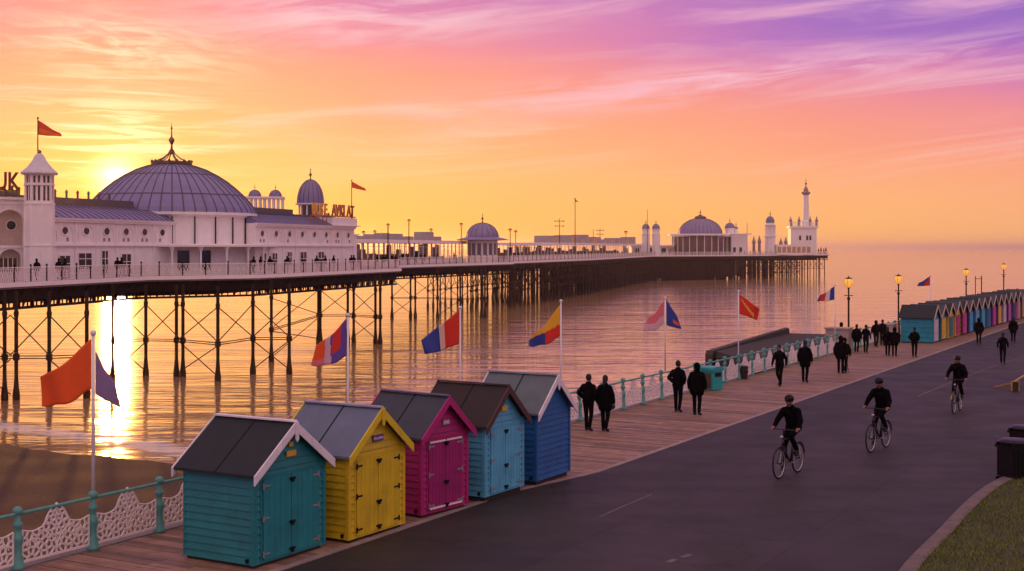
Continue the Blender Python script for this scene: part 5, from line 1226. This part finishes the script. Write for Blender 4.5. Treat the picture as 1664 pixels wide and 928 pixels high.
def figure(J, coat=0.0, hood=False, loose=1.0, vox=.011, hair=True, female=False, bag=False):
    """J: joints; returns list of (name, mesh) for a person in a jacket and trousers"""
    V_ = Vector; J = {k: V_(v) for k, v in J.items()}
    b = MB()
    hd = J['head']; fw = (J['face'] - hd).normalized(); up = (hd - J['neck']).normalized()
    b.ball(hd, .088, 16, sc=(1, .88, 1.3)); b.caps(hd - up * .05 + fw * .015, hd - up * .09 + fw * .045, .062, .045)
    b.caps(J['neck'] - up * .04, hd - up * .05, .056, .05); lat = up.cross(fw).normalized()
    b.caps(hd + fw * .085 - up * .005, hd + fw * .105 - up * .032, .011, .016, 8)      # nose
    b.caps(hd + fw * .078 - up * .068 - lat * .018, hd + fw * .078 - up * .068 + lat * .018, .01, .01, 8)  # lips
    for s in (-1, 1): b.caps(hd + lat * s * .082 + up * .01, hd + lat * s * .082 - up * .025, .016, .012, 8)
    b.caps(J['pelvis'], J['chest'], .11, .12); b.caps(J['chest'], J['neck'] - up * .05, .12, .07)
    for s in 'lr':
        sg = 1 if s == 'l' else -1
        limb(b, [J['chest'] + (J['sh' + s] - J['chest']) * .3, J['sh' + s]], [.07, .058]); limb(b, [J['sh' + s], J['el' + s], J['wr' + s]], [.05, .04, .028])
        limb(b, [J['hip' + s], J['kn' + s], J['an' + s]], [.078, .052, .04]); b.caps(J['an' + s] - V_((0, 0, .02)), J['toe' + s], .034, .028)
        b.caps(J['pelvis'], J['hip' + s], .09, .08)
        hdv = J.get('hd' + s); hand(b, J['wr' + s], hdv if hdv is not None else (J['wr' + s] - J['el' + s]), J['curl' + s], 1 if s == 'l' else -1)
    parts = [('body', voxel(b, 'body', vox, SKIN, 3))]
    j = MB(); c = loose
    j.caps(J['pelvis'] + V_((0, 0, .02)), J['chest'], .145 * c, .15 * c); j.caps(J['chest'], J['neck'] - up * .05, .14 * c, .095)
    for s in 'lr':
        j.caps(J['chest'], J['sh' + s] - V_((0, 0, .03)), .12 * c, .075 * c); j.caps(J['neck'] - up * .035, J['sh' + s] + (J['neck'] - J['sh' + s]) * .12, .07, .062); limb(j, [J['sh' + s], J['el' + s], J['wr' + s]], [.078 * c, .062 * c, .046 * c])
        j.caps(J['pelvis'] + (J['hip' + s] - J['pelvis']) * .6 + V_((0, 0, .05)), J['chest'] + (J['sh' + s] - J['chest']) * .3, .12 * c, .125 * c)
        if coat > 0: j.caps(J['hip' + s] + V_((0, 0, .02)), J['hip' + s] + (J['kn' + s] - J['hip' + s]) * coat * .8 , .13 * c, .125 * c)
    if hood: j.ball(hd + up * .01 - fw * .03, .118, 14, sc=(1, 1, 1.2)); j.caps(hd - up * .08 - fw * .03, J['neck'], .09, .11)
    j.caps(J['neck'] - up * .01 + lat * .03, J['neck'] - up * .01 - lat * .03, .068, .068)  # collar
    parts.append(('jacket', voxel(j, 'jacket', .016, CLOTHB, 5)))
    t_ = MB()
    for s in 'lr':
        t_.caps(J['pelvis'], J['hip' + s], .12, .11); limb(t_, [J['hip' + s], J['kn' + s], J['an' + s] + V_((0, 0, .02))], [.1, .068, .056])
    parts.append(('trousers', voxel(t_, 'trousers', .016, CLOTHB2, 4)))
    for s in 'lr':
        h = MB(); d = (J['toe' + s] - J['an' + s]).normalized(); a0 = J['an' + s]
        h.caps(a0 + V_((0, 0, .01)), a0 - V_((0, 0, .035)), .048, .046); h.caps(a0 - V_((0, 0, .035)) - d * .02, J['toe' + s], .045, .038)
        parts.append(('shoe', voxel(h, 'shoe', .012, BLACK, 2)))
    if hair and not hood:
        h = MB(); h.ball(hd - fw * .016 + up * .024, .098, 14, sc=(1, .95, 1.2)); 
        if female: h.caps(hd - fw * .05, hd - fw * .07 - up * .16, .075, .055)
        parts.append(('hair', voxel(h, 'hair', .014, HAIR, 2)))
    if bag:
        h = MB(); c0 = J['elr'] + V_((0, -.07, -.18)); h.caps(c0 + V_((-.1, 0, 0)), c0 + V_((.1, 0, 0)), .07, .07); h.caps(c0 + V_((-.1, 0, -.12)), c0 + V_((.1, 0, -.12)), .075, .075)
        parts.append(('_bag', voxel(h, 'bag', .015, BLACK, 2)))
    return parts
def walkpose(st=.5, arm=.5, lean=0.0, pocket=False, fm=1.0):
    s = st
    J = dict(pelvis=(0, 0, .96), chest=(.01 + lean, 0, 1.30), neck=(.02 + lean, 0, 1.49), head=(.04 + lean * 1.2, 0, 1.635), face=(.14 + lean * 1.2, 0, 1.62),
             shl=(.01 + lean, .165 * fm, 1.375), shr=(.01 + lean, -.165 * fm, 1.375),
             hipl=(0, .095, .93), hipr=(0, -.095, .93), knl=(.17 * s, .10, .51), anl=(.20 * s, .10, .09), toel=(.20 * s + .15, .115, .045),
             knr=(.0, -.10, .50), anr=(-.34 * s, -.10, .10 + .06 * s), toer=(-.34 * s + .14, -.115, .035 + .0 * s),
             ell=(-.10 * arm - .02, .255 * fm, 1.15), wrl=(-.08 * arm + .03, .27 * fm, .91), elr=(.08 * arm, -.255 * fm, 1.15), wrr=(.20 * arm + .02, -.265 * fm, .92), curll=(.2, -1, 0), curlr=(.2, 1, 0))
    if pocket: J.update(ell=(-.1, .29, 1.17), wrl=(.08, .20, 1.0), elr=(-.1, -.29, 1.17), wrr=(.08, -.20, 1.0), curll=(.3, -1, -.2), curlr=(.3, 1, -.2))
    return J
VAR = {
 'jacket': figure(walkpose(.5, .6)), 'pocket': figure(walkpose(.35, 0, pocket=True), loose=1.12), 'coat': figure(walkpose(.4, .4), coat=.55, loose=1.12, female=True),
 'hood': figure(walkpose(.7, .5, .01), hood=True, loose=1.14), 'stride': figure(walkpose(1.0, .9, .02), loose=1.05), 'parka': figure(walkpose(.2, .2, fm=1.05), coat=.4, hood=True, loose=1.25),
}
def person(px, py, top, var, lab, rz=None, hmin=1.52, grp='people walking on the promenade', pos=None):
    q = P(px, py) if pos is None else pos; h = (py - top) * q.y / F if pos is None else 1.72; h = max(hmin, min(1.86, h))
    t = thing('person', lab, 'person', q, RA if rz is None else rz, grp); s = h / 1.76; t.scale = (s, s, s)
    for nm, me in VAR[var]:
        if nm[0] == '_': continue
        link(nm, me, t)
    return t
B180 = RA + math.pi
PE = [(956, 700, 608, 'pocket', 'person in black jacket, left one of the pair beside the blue hut', None), (983, 701, 610, 'coat', 'person in dark knee coat, right one of the pair beside the blue hut', None),
 (1101.5, 669.5, 586, 'pocket', 'taller person with short hair, left of the pair by the turquoise bin', None), (1132.5, 675, 590, 'parka', 'person in wide dark parka right beside the turquoise bin', None),
 (1267, 627, 560, 'stride', 'person striding alone in dark jacket left of centre boardwalk, right foot forward', B180), (1308, 621.5, 553, 'coat', 'lone person in long dark coat midway along the lattice railing', None),
 (1366, 607, 546, 'parka', 'person in bulky parka with a stick standing below the first lamp', None), (1372.5, 606, 549, 'hood', 'person half hidden beside the bulky parka figure below the first lamp', B180),
 (1392, 572.5, 527, 'coat', 'person in dark coat walking just right of the first lamp post', None), (1407, 573.5, 528, 'jacket', 'person second to the right of the first lamp post', None),
 (1423.5, 564, 528, 'hood', 'slim hooded person at the back left of the middle group', None), (1434, 562, 525, 'pocket', 'broad person at the back of the middle group', None),
 (1442.5, 578.5, 537, 'coat', 'person at front left of the pair before the second lamp', None), (1453.5, 579.5, 534, 'parka', 'person at front right of the pair before the second lamp', None),
 (1486, 580.5, 532, 'pocket', 'person standing in front of the cyan side of the first far hut', None), (1590.5, 558.5, 521, 'parka', 'person in dark parka before the blue doors of the far huts', None),
 (1629.5, 590.5, 544, 'jacket', 'person with light hair walking alone on the far right of the road', None), (1646.5, 556, 529, 'coat', 'small distant person with a bag at the far right', None)]
for px, py, top, var, lab, rz in PE: person(px, py, top, var, lab, rz)
tk = thing('walking_stick', 'thin walking stick held by the bulky parka figure', 'stick', P(1378.5, 606)); MB().tube([(0, 0, 0), (-.08, 0, .85)], .014, 6).build('shaft', BLACK, tk); MB().tube([(-.08, 0, .85), (-.12, 0, .9), (-.2, 0, .88)], .018, 6).build('handle', BLACK, tk)
hb = thing('shoulder_bag', 'black bag at the side of the knee coat walker by the blue hut', 'bag', P(993, 700) + Vector((0, 0, 0)), RA)
MB().caps((-.1, 0, .74), (.1, 0, .74), .09, .09).caps((-.1, 0, .86), (.1, 0, .86), .07, .07).build('pouch', BLACK, hb, smooth=True); MB().tube([(-.12, 0, .88), (-.05, .05, 1.15), (.05, .05, 1.15), (.12, 0, .88)], .012, 6).build('strap', BLACK, hb)
for px, var, lab in ((1653, 'parka', 'person whose dark upper body shows above the far hut roofs, right one'), (1640, 'hood', 'seated looking person whose head shows above the far hut roofs, left one')):
    q = Q(px, railY(px) * .985, 0 if px == 1653 else -.45); person(px, 0, 0, var, lab.replace('seated looking ', ''), None, pos=q)
person(1367, 0, 0, 'parka', 'person behind the cream block, only the head showing', None, pos=Q(1367, 77, -.5))

# small figures on the pier deck
mb = MB(); J = {k: Vector(v) if not isinstance(v, float) else v for k, v in walkpose(.5, .5).items()}
mb.caps(J['pelvis'], J['chest'], .16, .17); mb.caps(J['chest'], J['neck'], .15, .09); mb.caps(J['neck'], J['head'], .06, .06); mb.ball(J['head'], .11, 10, sc=(1, 1, 1.2))
for s in 'lr': limb(mb, [J['sh' + s], J['el' + s], J['wr' + s]], [.08, .06, .05]); limb(mb, [J['hip' + s], J['kn' + s], J['an' + s], J['toe' + s]], [.12, .08, .06, .04]); mb.caps(J['chest'], J['sh' + s], .12, .08)
tiny = voxel(mb, 'person', .04, CLOTHB, 2)
PP = [(60, 4, 'before the corner tower'), (95, 4, 'outside the first doorway of the left wing'), (105, 3, 'just right of the first doorway figure, left wing'), (191, 4, 'in front of the left wing, fourth porthole'), (197, 3, 'beside the fourth porthole figure, left wing'),
      (412, 3, 'at the right foot of the big dome'), (423, 4, 'standing where the dome meets the right wing'), (439, 4, 'below the second porthole of the right wing'), (467, 4, 'below the fourth porthole of the right wing'), (514.5, 4, 'below the sixth porthole of the right wing'), (529, 4, 'below the seventh porthole of the right wing'), (542, 3, 'small, below the right end porthole'), (571, 5, 'at the annex corner, left of two'), (575, 5, 'at the annex corner, right of two'),
      (613, 8, 'in front of the glazed pavilion, leftmost'), (624, 8, 'in front of the glazed pavilion, second'), (643, 7, 'in front of the glazed pavilion, at its middle left'), (655, 7, 'in front of the glazed pavilion, centre'), (676, 6, 'in front of the glazed pavilion, centre right'), (690, 6, 'in front of the glazed pavilion, right'), (738, 6, 'next to the left side of the domed kiosk')]
polyall = A_[:-1] + [A_[-1]] + B_ + C_[1:]
def edgeY(px):
    for poly in (A_, B_, C_):
        for a, b in zip(poly[:-1], poly[1:]):
            pa, pb = CX + F * a.x / a.y, CX + F * b.x / b.y
            if pa <= px <= pb:
                k = (px - CX) / F; d = b - a; t_ = (k * a.y - a.x) / (d.x - k * d.y); return a.y + d.y * t_
    return 460
for px, off, lab in PP:
    o = link('person', tiny, None, Q(px, edgeY(px) + off * .55, DECK_Z)); o.rotation_euler = (0, 0, random.uniform(0, 6.28)); tag(o, 'tiny dark figure on the pier ' + lab, 'person', 'small figures on the pier deck')
for i, (px, lab) in enumerate(((1330, 'leftmost of the railing group at the pier end'), (1334, 'second of the railing group at the pier end'), (1338.5, 'third of the railing group at the pier end'), (1342, 'rightmost of the railing group at the pier end'))):
    o = link('person', tiny, None, Q(px, edgeY(px) + 1.5, DECK_Z)); o.scale = (1.5, 1.5, 1.5) if i % 2 else (1.3, 1.3, 1.3); tag(o, 'tiny dark figure, ' + lab, 'person', 'small figures at the pier end')

# ------------------------------------------------------------------ bicycles and riders
def bicycle(lab, a, rz, s, basket=False):
    t = thing('bicycle', lab, 'bicycle', a, rz, 'bicycles on the road'); t.scale = (s, s, s)
    fm = mat('black_bike_frame', (.012, .012, .014), .35, .1)
    wr = .345; wb = 1.06
    for x0 in (0, wb):
        c = (x0, 0, wr)
        w = MB(); pts = [(c[0] + wr * .96 * math.cos(a_), 0, wr + wr * .96 * math.sin(a_)) for a_ in np.linspace(0, 2 * math.pi, 41)]; w.tube(pts, .021, 8, cap=False)
        wo = w.build('tyre', RUBBER, None, smooth=True); wh = bpy.data.objects.new('wheel', MB().tube([(x0, -.045, wr), (x0, .045, wr)], .022, 10).build('hub', fm, mesh_only=True)); C.objects.link(wh); wh.parent = t; wo.parent = wh
        r = MB().tube([(c[0] + wr * .89 * math.cos(a_), 0, wr + wr * .89 * math.sin(a_)) for a_ in np.linspace(0, 2 * math.pi, 41)], .012, 6, cap=False); r.build('rim', STEEL, wh)
        sp_ = MB()
        for k in range(20): a_ = 2 * math.pi * k / 20; sp_.tube([(x0, .02 * (-1) ** k, wr), (x0 + wr * .88 * math.cos(a_), 0, wr + wr * .88 * math.sin(a_))], .0025, 3)
        sp_.build('spokes', STEEL, wh)
        mg = MB().tube([(x0 + (wr + .035) * math.cos(a_), 0, wr + (wr + .035) * math.sin(a_)) for a_ in np.linspace(R(20), R(170), 14)], .022, 6); mg.build('mudguard', fm, t)
    bb = (.44, 0, .29); hs = (.83, 0, .86); hd_ = (.86, 0, .72); st = (.26, 0, .86)
    MB().tube([bb, hd_], .022, 8).tube([st, hs], .018, 8).tube([bb, st], .019, 8).tube([(0, .05, wr), bb], .013, 6).tube([(0, -.05, wr), bb], .013, 6).tube([(0, .05, wr), st], .011, 6).tube([(0, -.05, wr), st], .011, 6).tube([hd_, hs], .024, 8).build('frame', fm, t, smooth=True)
    MB().tube([(.86, .045, .7), (1.0, .05, .45), (wb, .05, wr)], .014, 6).tube([(.86, -.045, .7), (1.0, -.05, .45), (wb, -.05, wr)], .014, 6).tube([(.86, -.045, .7), (.86, .045, .7)], .02, 6).build('fork', fm, t, smooth=True)
    MB().tube([st, (.21, 0, 1.0)], .014, 8).build('seat_post', STEEL, t)
    MB().caps((.10, 0, 1.01), (.34, 0, 1.02), .055, .022).caps((.12, .05, 1.0), (.12, -.05, 1.0), .045, .045).build('saddle', BLACK, t, smooth=True)
    MB().tube([hs, (.81, 0, 1.06), (.84, 0, 1.09)], .015, 8).tube([(.70, .30, 1.09), (.80, .22, 1.09), (.85, .06, 1.1), (.85, -.06, 1.1), (.80, -.22, 1.09), (.70, -.30, 1.09)], .012, 8).build('handlebar', fm, t, smooth=True)
    for sg in (-1, 1): MB().caps((.68, sg * .315, 1.09), (.77, sg * .25, 1.09), .019, .019, 8).build('grip', BLACK, t)
    MB().lathe([(.095, -.006), (.095, .006)], (0, 0, 0), 20).build('chainring', STEEL, t).matrix_local = Matrix.Translation((.44, -.07, .29)) @ Matrix.Rotation(R(90), 4, 'X')
    MB().bar((.44, -.09, .29), (.47, -.09, .12), .025, .014).bar((.44, .09, .29), (.41, .09, .46), .025, .014).tube([(.44, -.1, .29), (.44, .1, .29)], .015, 6).build('crank', STEEL, t)
    MB().box(.42, .52, -.19, -.10, .105, .13).build('pedal', BLACK, t); MB().box(.36, .46, .10, .19, .455, .48).build('pedal', BLACK, t)
    MB().caps((.91, 0, .93), (.94, 0, .93), .04, .035, 10).build('headlamp', STEEL, t)
    if basket:
        mb = MB()
        for z in (.74, .84, .96):
            w_ = .13 + (z - .74) * .25; mb.tube([(.93, -w_, z), (1.16, -w_, z), (1.16, w_, z), (.93, w_, z), (.93, -w_, z)], .006, 5)
        for k in range(7): y = -.15 + k * .05; mb.tube([(1.15, y * .8, .74), (1.16, y * 1.15, .96)], .004, 4); mb.tube([(.93, y * .8, .74), (.93, y * 1.15, .96)], .004, 4); mb.tube([(.93, y * .8, .74), (1.15, y * .8, .74)], .004, 4)
        for k in range(5): x = .95 + k * .05; mb.tube([(x, .13, .74), (x, .185, .96)], .004, 4); mb.tube([(x, -.13, .74), (x, -.185, .96)], .004, 4)
        mb.build('basket', STEEL, t)
    return t
# rider pose in bicycle coordinates (rear hub at x 0, facing +x)
RJ = dict(pelvis=(.21, 0, 1.12), chest=(.36, 0, 1.42), neck=(.44, 0, 1.585), head=(.50, 0, 1.715), face=(.60, 0, 1.69), shl=(.40, .165, 1.485), shr=(.40, -.165, 1.485),
          ell=(.50, .28, 1.28), wrl=(.645, .30, 1.13), elr=(.50, -.28, 1.28), wrr=(.645, -.30, 1.13), hdl=(1, .0, -.25), hdr=(1, .0, -.25), curll=(.35, 0, -1), curlr=(.35, 0, -1),
          hipl=(.24, .095, 1.08), hipr=(.24, -.095, 1.08), knl=(.66, .11, .93), anl=(.38, .14, .57), toel=(.52, .14, .53), knr=(.54, -.11, .66), anr=(.40, -.14, .25), toer=(.55, -.14, .18))
RP = figure(RJ, loose=1.08, vox=.009, hair=False)
hm_ = MB(); hc = Vector((.495, 0, 1.775)); hm_.ball(hc, .115, 18, sc=(1.15, .95, .85)); hm_.caps(hc + Vector((.09, 0, -.015)), hc + Vector((.13, 0, -.03)), .05, .03)
helm = voxel(hm_, 'helmet', .012, mat('black_helmet', (.006, .005, .006), .45, .1, spec=.2), 2)
eye = MB().ball((.578, .032, 1.722), .011, 8).ball((.578, -.032, 1.722), .011, 8).build('eyes', BLACK, mesh_only=True)
def rider(lab, a, rz, s, helmet=True):
    t = thing('person', lab, 'person', a, rz, 'cyclists riding towards the camera'); t.scale = (s, s, s)
    for nm, me in RP: link(nm, me, t)
    link('helmet' if helmet else 'cap', helm, t); link('eyes', eye, t)
def cyc(fx, fy, rx, ry, s, l1, l2, basket=False, turn=0):
    f_, r_ = P(fx, fy), P(rx, ry); d = f_ - r_; rz = math.atan2(d.y, d.x) + turn; c = (f_ + r_) / 2 - Vector((math.cos(rz), math.sin(rz), 0)) * .53 * s
    bicycle(l1, c, rz, s, basket); rider(l2, c, rz, s)
cyc(1265.5, 778, 1297, 767, 1.08, 'black bicycle ridden nearest the camera', 'cyclist in black jacket and helmet nearest the camera')
cyc(1415, 735, 1440, 726.5, 1.09, 'black bicycle with a wire basket in front', 'cyclist in black on the bicycle with the basket')
cyc(1549.5, 672.5, 1561, 666, 1.05, 'black bicycle farthest away on the right', 'cyclist in black farthest away on the right of the road')

# ------------------------------------------------------------------ sea haze
hm2 = bpy.data.materials.new('haze_air'); hm2.use_nodes = True; t_ = hm2.node_tree; t_.nodes.clear()
o_ = t_.nodes.new('ShaderNodeOutputMaterial'); v_ = t_.nodes.new('ShaderNodeVolumePrincipled'); v_.inputs['Color'].default_value = (1, .96, .93, 1); v_.inputs['Density'].default_value = HAZE; v_.inputs['Anisotropy'].default_value = .75
t_.links.new(v_.outputs[0], o_.inputs['Volume'])
tag(MB().box(-17000, 17000, -400, 17000, -6.6, 33).build('haze', hm2), 'thin warm haze over the sea fading the far end of the pier', 'haze', kind='stuff')
